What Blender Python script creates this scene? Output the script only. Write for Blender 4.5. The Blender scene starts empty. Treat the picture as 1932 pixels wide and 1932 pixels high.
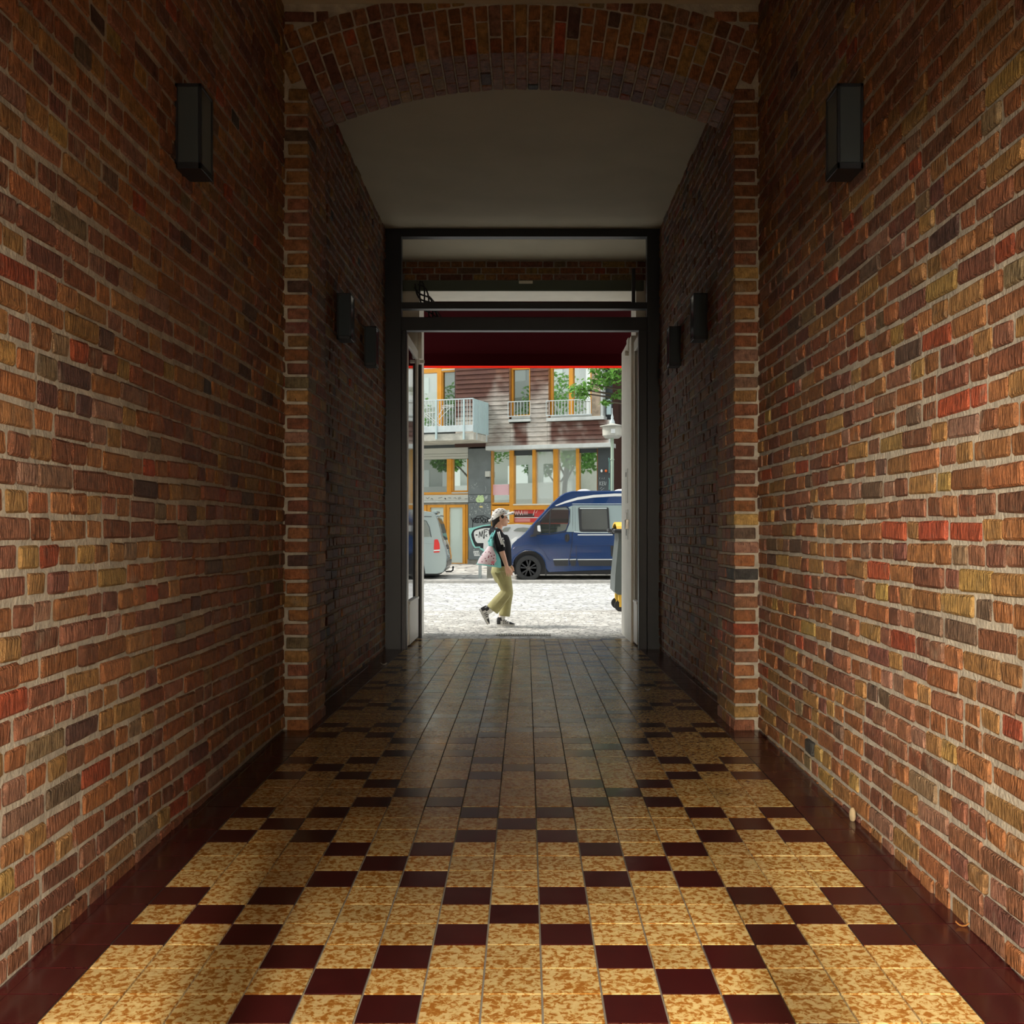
import bpy, bmesh, math, random
from mathutils import Vector, Matrix, noise as mnoise
random.seed(7)
C = bpy.context.scene.collection
SC = bpy.context.scene
F, VX, VY, CZ = 2020.0, 992.0, 1003.0, 1.39      # focal length in px, vanishing point, eye height

# ------------------------------------------------------------------ camera, world, lights
cd = bpy.data.cameras.new('camera'); cam = bpy.data.objects.new('camera', cd); C.objects.link(cam)
cam.location = (0, 0, CZ); cam.rotation_euler = (math.pi/2, 0, 0)
cd.sensor_width = 36; cd.lens = 36*F/1932; cd.shift_x = -(VX-966)/1932; cd.shift_y = (VY-966)/1932
cd.clip_end = 300
SC.camera = cam
vs = SC.view_settings
vs.view_transform = 'Standard'; vs.look = 'None'; vs.gamma = 1; vs.exposure = 0.0; vs.use_curve_mapping = False
W = bpy.data.worlds.new('sky'); SC.world = W; W.use_nodes = True
nt = W.node_tree; bg = nt.nodes['Background']
tc = nt.nodes.new('ShaderNodeTexCoord'); sx = nt.nodes.new('ShaderNodeSeparateXYZ'); rp = nt.nodes.new('ShaderNodeValToRGB')
nt.links.new(tc.outputs['Generated'], sx.inputs[0]); nt.links.new(sx.outputs['Z'], rp.inputs[0]); nt.links.new(rp.outputs[0], bg.inputs[0])
rp.color_ramp.elements[0].position = 0.0; rp.color_ramp.elements[0].color = (1.0, 0.965, 0.89, 1)
rp.color_ramp.elements[1].position = 0.7; rp.color_ramp.elements[1].color = (0.84, 0.92, 1.0, 1)
bg.inputs[1].default_value = 1.35

def lamp(name, kind, loc, target, power, col, **kw):
    l = bpy.data.lights.new(name, kind); o = bpy.data.objects.new(name, l); C.objects.link(o)
    o.location = loc; l.energy = power; l.color = col
    o.rotation_euler = (Vector(target)-Vector(loc)).to_track_quat('-Z', 'Y').to_euler()
    for k, v in kw.items(): setattr(l, k, v)
    return o
# hazy sun along the street, from the left
lamp('sun', 'SUN', (-.62*40, 27+.04*40, .78*40), (0, 27, 0), 4.0, (1, .95, .88), angle=math.radians(14))
# unseen area lamps for the courtyard daylight behind the camera: a narrow strip for the sky above the gate axis, small ones added to light the side walls and right pier
WARM = (1, .86, .66)
lamp('courtyard_sky', 'AREA', (-0.03, -14, 12.6), (0, 3.4, 0), 15500, WARM, shape='RECTANGLE', size=.45, size_y=7)
lamp('courtyard_right', 'AREA', (2.45, -2.2, 2.95), (-1.6, 2.9, .5), 84, WARM, shape='RECTANGLE', size=.5, size_y=.6, spread=math.radians(60))
lamp('courtyard_left', 'AREA', (-2.35, -2.8, 2.95), (1.5, 4.6, .6), 135, WARM, shape='RECTANGLE', size=.6, size_y=.6, spread=math.radians(60))
lamp('courtyard_end', 'AREA', (.3, -7, 2.5), (.9, 7, 1.2), 40, WARM, shape='RECTANGLE', size=.5, size_y=1.6, spread=math.radians(50))

# ------------------------------------------------------------------ helpers
def tag(o, label=None, cat=None, group=None, kind=None):
    if label: o['label'] = label
    if cat: o['category'] = cat
    if group: o['group'] = group
    if kind: o['kind'] = kind
    return o
def empty(name, loc=(0, 0, 0), rz=0, parent=None):
    o = bpy.data.objects.new(name, None); C.objects.link(o); o.location = loc; o.rotation_euler = (0, 0, rz)
    o.empty_display_size = .1
    if parent: o.parent = parent
    return o
def link(name, me, parent=None, loc=None):
    o = bpy.data.objects.new(name, me); C.objects.link(o)
    if parent: o.parent = parent
    if loc is not None: o.location = loc
    return o
HEXF = []
def _hex_topology():
    idx = {}; n = 0
    for a in range(3):
        for c in range(8): idx[(a, c)] = n; n += 1
    fs = []
    for a in range(3):                       # main faces
        b, d = (a+1) % 3, (a+2) % 3
        for s in (0, 1):
            base = s << a
            q = [base, base | 1 << b, base | 1 << b | 1 << d, base | 1 << d]
            fs.append([idx[(a, c)] for c in (q if s else q[::-1])])
    for a in range(3):                       # edges along axis a
        b, d = (a+1) % 3, (a+2) % 3
        for sb in (0, 1):
            for sd in (0, 1):
                c0 = sb << b | sd << d; c1 = c0 | 1 << a
                q = [idx[(b, c0)], idx[(b, c1)], idx[(d, c1)], idx[(d, c0)]]
                fs.append(q if sb ^ sd else q[::-1])
    for c in range(8):
        q = [idx[(0, c)], idx[(1, c)], idx[(2, c)]]
        fs.append(q if bin(c).count('1') % 2 else q[::-1])
    return fs
HEXF = _hex_topology()
class MB:
    def __init__(s): s.v = []; s.f = []; s.m = []; s.t = []; s.cur = 0; s.tint = None
    def add(s, vs_, fs_):
        o = len(s.v); s.v += [tuple(p) for p in vs_]
        for q in fs_:
            s.f.append([o+i for i in q]); s.m.append(s.cur); s.t.append(s.tint)
        return s
    def hexa(s, c, bev=0.0):                 # c: 8 corners, index bit0=x bit1=y bit2=z
        c = [Vector(p) for p in c]
        if bev <= 0:
            return s.add(c, [[0, 2, 3, 1], [4, 5, 7, 6], [0, 1, 5, 4], [2, 6, 7, 3], [0, 4, 6, 2], [1, 3, 7, 5]])
        vv = []
        for a in range(3):
            for k in range(8):
                p = c[k].copy()
                for b in range(3):
                    if b == a: continue
                    d = c[k ^ (1 << b)]-c[k]; L = d.length
                    if L > 1e-9: p += d*(min(bev, L*.4)/L)
                vv.append(p)
        return s.add(vv, HEXF)
    def box(s, x0, x1, y0, y1, z0, z1, bev=0.0):
        return s.hexa([((x0, x1)[k & 1], (y0, y1)[k >> 1 & 1], (z0, z1)[k >> 2 & 1]) for k in range(8)], bev)
    def prism(s, pts, axis, a, b):           # closed outline in the plane normal to axis, extruded a..b
        def mk(p, t):
            return {0: (t, p[0], p[1]), 1: (p[0], t, p[1]), 2: (p[0], p[1], t)}[axis]
        n = len(pts)
        s.add([mk(p, a) for p in pts]+[mk(p, b) for p in pts],
              [list(range(n)), list(range(2*n-1, n-1, -1))]+[[i, i+n, (i+1) % n+n, (i+1) % n] for i in range(n)])
        return s
    def loft(s, rings, closed=True, caps=True):
        n = len(rings[0]); o = []
        for r in rings: o += list(r)
        fs = []
        for i in range(len(rings)-1):
            for j in range(n if closed else n-1):
                k = (j+1) % n
                fs.append([i*n+j, i*n+k, (i+1)*n+k, (i+1)*n+j])
        if caps and closed:
            fs.append(list(range(n))[::-1]); fs.append([(len(rings)-1)*n+j for j in range(n)])
        return s.add(o, fs)
    def tube(s, pts, r, n=8):
        pts = [Vector(p) for p in pts]; rings = []
        rr = r if isinstance(r, (list, tuple)) else [r]*len(pts)
        up = Vector((.13, .27, .95))
        for i, p in enumerate(pts):
            d = (pts[min(i+1, len(pts)-1)]-pts[max(i-1, 0)])
            d = d.normalized() if d.length > 0 else Vector((0, 0, 1))
            a = d.cross(up)
            if a.length < .05: a = d.cross(Vector((1, 0, 0)))
            a.normalize(); b = d.cross(a).normalized()
            rings.append([p+(a*math.cos(t)+b*math.sin(t))*rr[i] for t in [2*math.pi*k/n for k in range(n)]])
        return s.loft(rings)
    def ell(s, c, r, nu=12, nv=8):
        c = Vector(c); rings = []
        for i in range(nv+1):
            t = math.pi*(i/nv); t = min(max(t, .02), math.pi-.02)
            rings.append([(c.x+r[0]*math.sin(t)*math.cos(2*math.pi*k/nu), c.y+r[1]*math.sin(t)*math.sin(2*math.pi*k/nu), c.z-r[2]*math.cos(t)) for k in range(nu)])
        return s.loft(rings)
    def lathe(s, prof, c, axis=2, n=20):     # prof: (radius, height along axis)
        rings = []
        for r, h in prof:
            R = []
            for k in range(n):
                a = 2*math.pi*k/n; p = (r*math.cos(a), r*math.sin(a))
                R.append({2: (c[0]+p[0], c[1]+p[1], c[2]+h), 1: (c[0]+p[0], c[1]+h, c[2]+p[1]), 0: (c[0]+h, c[1]+p[0], c[2]+p[1])}[axis])
            rings.append(R)
        return s.loft(rings)
    def mesh(s, name, mats, recalc=True, smooth=False, tints=False):
        me = bpy.data.meshes.new(name); me.from_pydata(s.v, [], s.f)
        for m in (mats if isinstance(mats, (list, tuple)) else [mats]): me.materials.append(m)
        me.polygons.foreach_set('material_index', s.m)
        if tints:
            at = me.attributes.new('tint', 'FLOAT_COLOR', 'FACE')
            at.data.foreach_set('color', [q for t in s.t for q in (t[0], t[1], t[2], 1)])
        if recalc:
            bm = bmesh.new(); bm.from_mesh(me); bmesh.ops.recalc_face_normals(bm, faces=bm.faces); bm.to_mesh(me); bm.free()
        if smooth:
            me.polygons.foreach_set('use_smooth', [True]*len(me.polygons))
            try: me.set_sharp_from_angle(angle=math.radians(smooth if smooth is not True else 40))
            except Exception: pass
        me.update(); return me
    def build(s, name, mats, parent=None, **kw):
        return link(name, s.mesh(name, mats, **kw), parent)

# ------------------------------------------------------------------ materials
def mat(name, col, rough=.6, metal=0, bump=0, bscale=40, var=0, vscale=8, coat=0, spec=.5, emis=None, trans=0, stretch=None):
    m = bpy.data.materials.new(name); m.use_nodes = True
    n = m.node_tree; b = n.nodes['Principled BSDF']
    b.inputs['Base Color'].default_value = (*col, 1); b.inputs['Roughness'].default_value = rough
    b.inputs['Metallic'].default_value = metal; b.inputs['Coat Weight'].default_value = coat
    b.inputs['Specular IOR Level'].default_value = spec
    if trans: b.inputs['Transmission Weight'].default_value = trans
    if emis: b.inputs['Emission Color'].default_value = (*emis[0], 1); b.inputs['Emission Strength'].default_value = emis[1]
    if bump or var:
        ge = n.nodes.new('ShaderNodeNewGeometry'); src = ge.outputs['Position']
        if stretch:
            mp = n.nodes.new('ShaderNodeMapping'); mp.inputs['Scale'].default_value = stretch
            n.links.new(src, mp.inputs[0]); src = mp.outputs[0]
    if var:
        no = n.nodes.new('ShaderNodeTexNoise'); no.inputs['Scale'].default_value = vscale; no.inputs['Detail'].default_value = 6
        n.links.new(src, no.inputs['Vector'])
        mr = n.nodes.new('ShaderNodeMapRange'); mr.inputs[1].default_value = .3; mr.inputs[2].default_value = .7
        mr.inputs[3].default_value = 1-var; mr.inputs[4].default_value = 1+var
        n.links.new(no.outputs[0], mr.inputs[0])
        mx = n.nodes.new('ShaderNodeVectorMath'); mx.operation = 'SCALE'; mx.inputs[0].default_value = col
        n.links.new(mr.outputs[0], mx.inputs['Scale']); n.links.new(mx.outputs[0], b.inputs['Base Color'])
    if bump:
        n2 = n.nodes.new('ShaderNodeTexNoise'); n2.inputs['Scale'].default_value = bscale; n2.inputs['Detail'].default_value = 5
        n.links.new(src, n2.inputs['Vector'])
        bp = n.nodes.new('ShaderNodeBump'); bp.inputs['Strength'].default_value = bump; bp.inputs['Distance'].default_value = .01
        n.links.new(n2.outputs[0], bp.inputs['Height']); n.links.new(bp.outputs[0], b.inputs['Normal'])
    return m
def brick_material(name, use_attr):
    m = bpy.data.materials.new(name); m.use_nodes = True; n = m.node_tree; b = n.nodes['Principled BSDF']; L = n.links.new
    if use_attr:
        s = n.nodes.new('ShaderNodeAttribute'); s.attribute_name = 'tint'; col = s.outputs['Color']
    else:
        s = n.nodes.new('ShaderNodeObjectInfo'); col = s.outputs['Color']
    ge = n.nodes.new('ShaderNodeNewGeometry')
    n1 = n.nodes.new('ShaderNodeTexNoise'); n1.inputs['Scale'].default_value = 22; n1.inputs['Detail'].default_value = 7; n1.inputs['Roughness'].default_value = .65
    L(ge.outputs['Position'], n1.inputs['Vector'])
    mr = n.nodes.new('ShaderNodeMapRange'); mr.inputs[1].default_value = .3; mr.inputs[2].default_value = .7; mr.inputs[3].default_value = .5; mr.inputs[4].default_value = 1.5
    L(n1.outputs[0], mr.inputs[0])
    sc = n.nodes.new('ShaderNodeVectorMath'); sc.operation = 'SCALE'; L(col, sc.inputs[0]); L(mr.outputs[0], sc.inputs['Scale'])
    # pale lime bloom and dark burnt specks
    n3 = n.nodes.new('ShaderNodeTexNoise'); n3.inputs['Scale'].default_value = 9; n3.inputs['Detail'].default_value = 8; L(ge.outputs['Position'], n3.inputs['Vector'])
    r3 = n.nodes.new('ShaderNodeMapRange'); r3.inputs[1].default_value = .60; r3.inputs[2].default_value = .78; r3.inputs[4].default_value = .45; L(n3.outputs[0], r3.inputs[0])
    mx = n.nodes.new('ShaderNodeMix'); mx.data_type = 'RGBA'; L(r3.outputs[0], mx.inputs[0]); L(sc.outputs[0], mx.inputs[6]); mx.inputs[7].default_value = (.30, .24, .18, 1)
    n4 = n.nodes.new('ShaderNodeTexNoise'); n4.inputs['Scale'].default_value = 70; n4.inputs['Detail'].default_value = 3; L(ge.outputs['Position'], n4.inputs['Vector'])
    r4 = n.nodes.new('ShaderNodeMapRange'); r4.inputs[1].default_value = .64; r4.inputs[2].default_value = .74; r4.inputs[4].default_value = .75; L(n4.outputs[0], r4.inputs[0])
    m2 = n.nodes.new('ShaderNodeMix'); m2.data_type = 'RGBA'; L(r4.outputs[0], m2.inputs[0]); L(mx.outputs[2], m2.inputs[6]); m2.inputs[7].default_value = (.03, .02, .015, 1)
    L(m2.outputs[2], b.inputs['Base Color'])
    b.inputs['Roughness'].default_value = .58; b.inputs['Specular IOR Level'].default_value = .35
    # drag marks and pits
    mp = n.nodes.new('ShaderNodeMapping'); mp.inputs['Scale'].default_value = (90, 90, 22); L(ge.outputs['Position'], mp.inputs[0])
    n2 = n.nodes.new('ShaderNodeTexNoise'); n2.inputs['Scale'].default_value = 1; n2.inputs['Detail'].default_value = 5; L(mp.outputs[0], n2.inputs['Vector'])
    ad = n.nodes.new('ShaderNodeMath'); ad.operation = 'ADD'; L(n2.outputs[0], ad.inputs[0]); L(n1.outputs[0], ad.inputs[1])
    bp = n.nodes.new('ShaderNodeBump'); bp.inputs['Strength'].default_value = 1.0; bp.inputs['Distance'].default_value = .018
    L(ad.outputs[0], bp.inputs['Height']); L(bp.outputs[0], b.inputs['Normal'])
    return m
BRICK = brick_material('brick', False); BRICK_F = brick_material('brick_field', True)
MORTAR = mat('mortar', (.34, .31, .26), .95, bump=.9, bscale=55, var=.25, vscale=14)
def tile_material(name, cols, rough, mott):
    m = bpy.data.materials.new(name); m.use_nodes = True; n = m.node_tree; b = n.nodes['Principled BSDF']; L = n.links.new
    ge = n.nodes.new('ShaderNodeNewGeometry'); oi = n.nodes.new('ShaderNodeObjectInfo')
    va = n.nodes.new('ShaderNodeVectorMath'); va.operation = 'MULTIPLY_ADD'
    cb = n.nodes.new('ShaderNodeCombineXYZ'); L(oi.outputs['Random'], cb.inputs[2])
    va.inputs[1].default_value = (9, 9, 31); L(cb.outputs[0], va.inputs[0]); L(ge.outputs['Position'], va.inputs[2])
    no = n.nodes.new('ShaderNodeTexNoise'); no.inputs['Scale'].default_value = mott; no.inputs['Detail'].default_value = 4; no.inputs['Roughness'].default_value = .6; no.inputs['Distortion'].default_value = .6
    L(va.outputs[0], no.inputs['Vector'])
    cr = n.nodes.new('ShaderNodeValToRGB'); L(no.outputs[0], cr.inputs[0])
    els = cr.color_ramp.elements
    els[0].position = cols[0][0]; els[0].color = (*cols[0][1], 1); els[1].position = cols[-1][0]; els[1].color = (*cols[-1][1], 1)
    for p, c in cols[1:-1]:
        e = els.new(p); e.color = (*c, 1)
    # per-tile brightness and trodden-in dust
    mr = n.nodes.new('ShaderNodeMapRange'); mr.inputs[3].default_value = .86; mr.inputs[4].default_value = 1.12; L(oi.outputs['Random'], mr.inputs[0])
    sc = n.nodes.new('ShaderNodeVectorMath'); sc.operation = 'SCALE'; L(cr.outputs[0], sc.inputs[0]); L(mr.outputs[0], sc.inputs['Scale'])
    L(sc.outputs[0], b.inputs['Base Color'])
    nd = n.nodes.new('ShaderNodeTexNoise'); nd.inputs['Scale'].default_value = 5; nd.inputs['Detail'].default_value = 6; L(ge.outputs['Position'], nd.inputs['Vector'])
    rr = n.nodes.new('ShaderNodeMapRange'); rr.inputs[1].default_value = .3; rr.inputs[2].default_value = .7; rr.inputs[3].default_value = rough-.03; rr.inputs[4].default_value = rough+.07
    L(nd.outputs[0], rr.inputs[0]); L(rr.outputs[0], b.inputs['Roughness'])
    bp = n.nodes.new('ShaderNodeBump'); bp.inputs['Strength'].default_value = .06; bp.inputs['Distance'].default_value = .004
    L(no.outputs[0], bp.inputs['Height']); L(bp.outputs[0], b.inputs['Normal'])
    return m
TILE_Y = tile_material('ochre_tile', [(.40, (.25, .10, .016)), (.47, (.33, .17, .04)), (.52, (.44, .32, .14)), (.66, (.50, .38, .19))], .20, 46)
TILE_R = tile_material('oxblood_tile', [(.3, (.028, .0045, .0052)), (.7, (.042, .0065, .007))], .18, 20)
GROUT = mat('grout', (.20, .19, .165), .9, bump=.3)
PLASTER = mat('ceiling_plaster', (.46, .42, .32), .9, bump=.15, bscale=20, var=.06, vscale=2)
CREAM = mat('cream_paint', (.78, .75, .67), .55, bump=.08, bscale=30, var=.05, vscale=4)
STEEL = mat('blue_black_steel', (.010, .014, .022), .42, bump=.05, bscale=60)
BLACK = mat('black_metal', (.012, .012, .013), .4)
DGLASS = mat('dark_glass', (.006, .008, .010), .05, spec=.6)
CHROME = mat('brushed_steel', (.55, .54, .5), .35, metal=.9)
GREENBEAM = mat('grey_green_beam', (.09, .11, .085), .7)

# ------------------------------------------------------------------ passage: dimensions
XL, XR = -1.60, 1.54            # brick faces of the two long walls
PY0, PY1 = 7.074, 7.68          # transverse arch
PXL, PXR = -1.436, 1.376        # inner faces of its piers
CEIL = CZ+3.49
FLOOR_PTS = [(-30, -1.44), (0, -1.435), (2, -1.415), (3.05, -1.398), (3.77, -1.378), (5.3, -1.335), (6.97, -1.310), (9, -1.325), (11, -1.338), (13.7, -1.366), (60, -1.37)]
def floor_z(y):
    for (a, za), (b, zb) in zip(FLOOR_PTS, FLOOR_PTS[1:]):
        if y <= b: return CZ+za+(zb-za)*(y-a)/(b-a)
    return CZ-1.37
def proj(x, y, z):
    return VX+x*F/y, VY-(z-CZ)*F/y

# ------------------------------------------------------------------ floor
TW = .18; TC = -.041; Y0 = 3.045
floor = MB()
ys = [-3, 0, 1, 2, 3, 4, 5, 6, 7, 8, 9, 10, 11, 12, 13, 13.72]
floor.loft([[(-1.72, y, floor_z(y)-.008), (1.66, y, floor_z(y)-.008), (1.66, y, floor_z(y)-.12), (-1.72, y, floor_z(y)-.12)] for y in ys])
floor = tag(floor.build('floor', GROUT), kind='structure', label='passage floor of ochre and oxblood tiles in a chain pattern')
def is_dark(c, r):
    if abs(c) >= 8: return True
    R = r % 6; q = c % 6
    return (R == 5 and q == 0) or (R in (4, 0) and q in (1, 5)) or (R == 2 and q == 3) or (R in (1, 3) and q in (2, 4))
G = .006
def tile_mesh(w, d, m, j):
    mb = MB(); mb.box(-w/2+G/2, w/2-G/2, -d/2+G/2, d/2-G/2, -.012, 0, .0006); return mb.mesh('tile', m)
TM = {}
tiles = []
for r in range(-15, 61):
    ya = Y0+TW*(r-1); yb = ya+TW
    if yb > 13.74: break
    for c in range(-9, 10):
        x = TC+c*TW; w = TW
        if c == -9: xa = TC-8.5*TW+.007; x = (XL+xa)/2; w = xa-XL+.03; x -= .01
        if c == -8: w = TW-.007; x += .0035
        if c == 8: w = TW-.007; x -= .0035
        if c == 9: xa = TC+8.5*TW-.007; x = (XR+xa)/2; w = XR-xa+.03; x += .01
        ym = (ya+yb)/2; px, py = proj(x, ym, floor_z(ym))
        vis = 0 <= px <= 1932 and py < 1945
        tiles.append((w*TW/ym**3 if vis else 0, x, ym, w, is_dark(c, r), abs(c) == 9))
tiles.sort(key=lambda t: -t[0])
far = MB()
for i, (a, x, y, w, dk, strip) in enumerate(tiles):
    if i < 300:
        key = (round(w, 4), dk)
        if key not in TM: TM[key] = tile_mesh(w, TW, TILE_R if dk else TILE_Y, 0)
        o = link('tile', TM[key], floor)
        o.location = (x, y, floor_z(y)+random.uniform(-.0004, .0006))
        o.rotation_euler = (math.atan2(floor_z(y+.09)-floor_z(y-.09), .18)+random.uniform(-.003, .003), 0, 0)
    else:
        far.cur = 1 if dk else 0
        z0, z1 = floor_z(y-.09)+random.uniform(-.0006, .0006), floor_z(y+.09)+random.uniform(-.0006, .0006); g = G/2
        far.hexa([((x-w/2+g, x+w/2-g)[k & 1], (y-TW/2+g, y+TW/2-g)[k >> 1 & 1], ((z0, z1)[k >> 1 & 1])+(-.012, 0)[k >> 2 & 1]) for k in range(8)], .0006)
tag(far.build('tile_field', [TILE_Y, TILE_R], floor), kind='stuff')

# ------------------------------------------------------------------ brick walls
PITCH = .0907; JT = .017
BCOL = [(0.224, 0.086, 0.034), (0.191, 0.069, 0.033), (0.251, 0.109, 0.043), (0.158, 0.063, 0.036), (0.218, 0.089, 0.05), (0.264, 0.139, 0.05), (0.145, 0.056, 0.04), (0.238, 0.096, 0.036), (0.191, 0.083, 0.05), (0.284, 0.172, 0.056), (0.119, 0.073, 0.05), (0.257, 0.056, 0.025), (0.218, 0.112, 0.076), (0.079, 0.04, 0.033), (0.172, 0.119, 0.066), (0.046, 0.045, 0.043), (0.238, 0.122, 0.046)]
BWT = [11, 10, 10, 8, 9, 7, 5, 9, 6, 4, 2, 2.2, 4, 1.2, 2, .5, 7]
def bcol():
    c = random.choices(BCOL, BWT)[0]; k = random.uniform(.82, 1.2); j = lambda: random.uniform(.94, 1.06)
    return (c[0]*k*j(), c[1]*k*j(), c[2]*k*j())
def jhex(x0, x1, y0, y1, z0, z1, j, bev, mb):
    R = lambda: random.uniform(-j, j)
    mb.hexa([((x0, x1)[k & 1]+R(), (y0, y1)[k >> 1 & 1]+R(), (z0, z1)[k >> 2 & 1]+R()) for k in range(8)], bev)
VAR = {}
for kind, L in (('s', .28), ('h', .135)):
    VAR[kind] = []
    for i in range(12):
        mb = MB(); jhex(-.045, .0, -L/2, L/2, -PITCH/2+JT/2, PITCH/2-JT/2, .0045, .008, mb)
        VAR[kind].append((mb.mesh('brick', BRICK), L))
def course_bricks(y0, y1, k, seed):
    rnd = random.Random(seed*1000+k); y = y0-rnd.uniform(0, .28); out = []
    while y < y1:
        ph = .42 if k % 2 else .85
        st = rnd.random() > ph
        L = (rnd.uniform(.26, .288) if st else rnd.uniform(.12, .144))
        a, b = max(y, y0), min(y+L, y1)
        if b-a > .04: out.append((a, b))
        y += L+JT+rnd.uniform(-.003, .004)
    return out
def brick_wall(name, X, side, y0, y1, nmax, label, seed, zlow=None):
    # side = +1: the visible face looks towards +x (left wall); -1: towards -x
    mb = MB(); t = .24
    xa, xb = (X-t, X-.006) if side > 0 else (X+.006, X+t)
    mb.box(xa, xb, y0, y1, CZ-1.55, CEIL+.05)
    w = tag(mb.build(name, MORTAR), kind='structure', label=label)
    items = []
    for k in range(0, 55):
        zc = CZ-1.40+PITCH*(k+.5)
        if zc > CEIL: break
        for a, b in course_bricks(max(y0, .3), y1, k, seed):
            ym = (a+b)/2; zz = zc+.006*math.sin(ym*1.7+k*.9+seed)+.004*math.sin(ym*4.1+k)
            px, py = proj(X, ym, zz); vis = 0 < px < 1932 and 0 < py < 1932
            items.append((((b-a)*PITCH/ym**3) if vis else 0, a, b, zz))
    items.sort(key=lambda q: -q[0])
    f = MB(); n = 0
    for A, a, b, zz in items:
        pr = max(0, random.gauss(.003, .004)); c = bcol()
        if n < nmax and A > 0:
            me, L = random.choice(VAR['s' if b-a > .2 else 'h'])
            o = link('brick', me, w); n += 1
            o.location = (X+side*pr, (a+b)/2, zz); o.scale = (side, (b-a)/L, random.uniform(.95, 1.04))
            o.rotation_euler = (random.uniform(-.012, .012), random.uniform(-.01, .01), random.uniform(-.012, .012)); o.color = (*c, 1)
        else:
            f.tint = c; xx = X+side*pr
            jhex(min(xx, xx-side*.04), max(xx, xx-side*.04), a, b, zz-PITCH/2+JT/2, zz+PITCH/2-JT/2, .004, .007, f)
    if f.v: tag(f.build('brick_field', BRICK_F, w, tints=True, recalc=False), kind='stuff')
    return w
brick_wall('wall_left', XL, 1, -.8, PY1, 300, 'near left brick wall of the passage, mostly in shade', 1)
brick_wall('wall_right', XR, -1, -.8, PY1, 300, 'near right brick wall of the passage, warmly lit', 2)
brick_wall('wall_left.001', XL-.02, 1, PY1, 13.8, 0, 'dark left brick wall beyond the arch', 3)
brick_wall('wall_right.001', XR, -1, PY1, 13.8, 0, 'dark right brick wall beyond the arch', 4)

# piers: mortar core and bricks that turn the corner
def pier(X, Xw, label):
    s = 1 if X < 0 else -1
    mb = MB(); core = sorted((Xw-s*.1, X-s*.010)); mb.box(core[0], core[1], PY0+.010, PY1-.006, CZ-1.5, CZ+2.95)
    p = tag(mb.build('pillar', MORTAR), kind='structure', label=label)
    for k in range(48):
        z0 = CZ-1.318+PITCH*k; z1 = z0+PITCH-JT
        if z0 > CZ+2.86: break
        d = .27 if k % 2 else .13
        short = random.uniform(.012, .03) if k % 2 == 0 else .003
        segs = [(PY0, PY0+d)]; y = PY0+d+JT
        while y < PY1-.03:
            L = .27 if random.random() < .35 else .13
            e = min(y+L, PY1); e = PY1 if PY1-e < .06 else e; segs.append((y, e)); y = e+JT
        for i, (a, b) in enumerate(segs):
            xo = Xw-s*.01 if i else Xw+s*short
            q = MB(); xx = sorted((xo if i == 0 else X-s*.05, X+s*random.uniform(-.002, .003)))
            jhex(xx[0], xx[1], a, b, z0, z1, .003, .006, q)
            o = q.build('brick', BRICK, p, recalc=False); c = bcol(); o.color = (*c, 1)
    return p
pier(PXL, XL, 'left brick pier carrying the arch, unlit'); pier(PXR, XR, 'right brick pier carrying the arch, front face catching the light')

# segmental arch
AX = (PXL+PXR)/2; HS = (PXR-PXL)/2; SPR = CZ+2.889; RISE = .28; RI = (HS*HS+RISE*RISE)/(2*RISE); ACZ = SPR+RISE-RI; AH = math.asin(HS/RI)
mb = MB(); N = 40; rings = []
for i in range(N+1):
    a = -AH+2*AH*i/N; x = AX+(RI+.010)*math.sin(a); z = ACZ+(RI+.010)*math.cos(a)
    rings.append([(x, PY0+.010, z), (x, PY1-.008, z), (x, PY1-.008, CEIL+.1), (x, PY0+.010, CEIL+.1)])
mb.loft(rings)
for xa, xb in ((XL-.1, PXL+.004), (PXR-.004, XR+.1)): mb.box(xa, xb, PY0+.012, PY1-.008, SPR-.01, CEIL+.1)
arch = tag(mb.build('arch', MORTAR), kind='structure', label='segmental brick arch spanning the passage between the piers')
def voussoir(a0, a1, r0, r1, y0, y1):
    q = MB(); ga = .0055/RI; cs = []
    for k in range(8):
        a = (a0+ga, a1-ga)[k & 1]; y = (y0, y1)[k >> 1 & 1]; r = (r0, r1)[k >> 2 & 1]+random.uniform(-.003, .003)
        cs.append((AX+r*math.sin(a)+random.uniform(-.002, .002), y+random.uniform(-.003, .003), ACZ+r*math.cos(a)))
    q.hexa(cs, .006); o = q.build('brick', BRICK, arch, recalc=False); o.color = (*bcol(), 1)
NV = 35; da = 2*AH/NV
for i in range(NV):
    a0 = -AH+i*da; a1 = a0+da; g = .011; D = PY1-PY0
    if i % 2:
        voussoir(a0, a1, RI, RI+.10, PY0, PY0+.205); voussoir(a0, a1, RI+.10+g, RI+.315, PY0, PY0+.10); cuts = [.205+g, .41, .41+g, D]
    else:
        voussoir(a0, a1, RI, RI+.205, PY0, PY0+.10); voussoir(a0, a1, RI+.205+g, RI+.315, PY0, PY0+.10); cuts = [.10+g, .305, .305+g, .51, .51+g, D]
    for c0, c1 in zip(cuts[::2], cuts[1::2]): voussoir(a0, a1, RI, RI+.10, PY0+c0, PY0+c1)
for i in range(-18, 18):                       # outer header ring, cut off by the ceiling
    a0 = (i+.0)*(.085/RI); a1 = a0+.085/RI; a = (a0+a1)/2
    if abs(a) > AH+.02: continue
    if ACZ+(RI+.33)*math.cos(a) < CEIL-.01: voussoir(a0, a1, RI+.328, RI+.43, PY0, PY0+.1)
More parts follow.
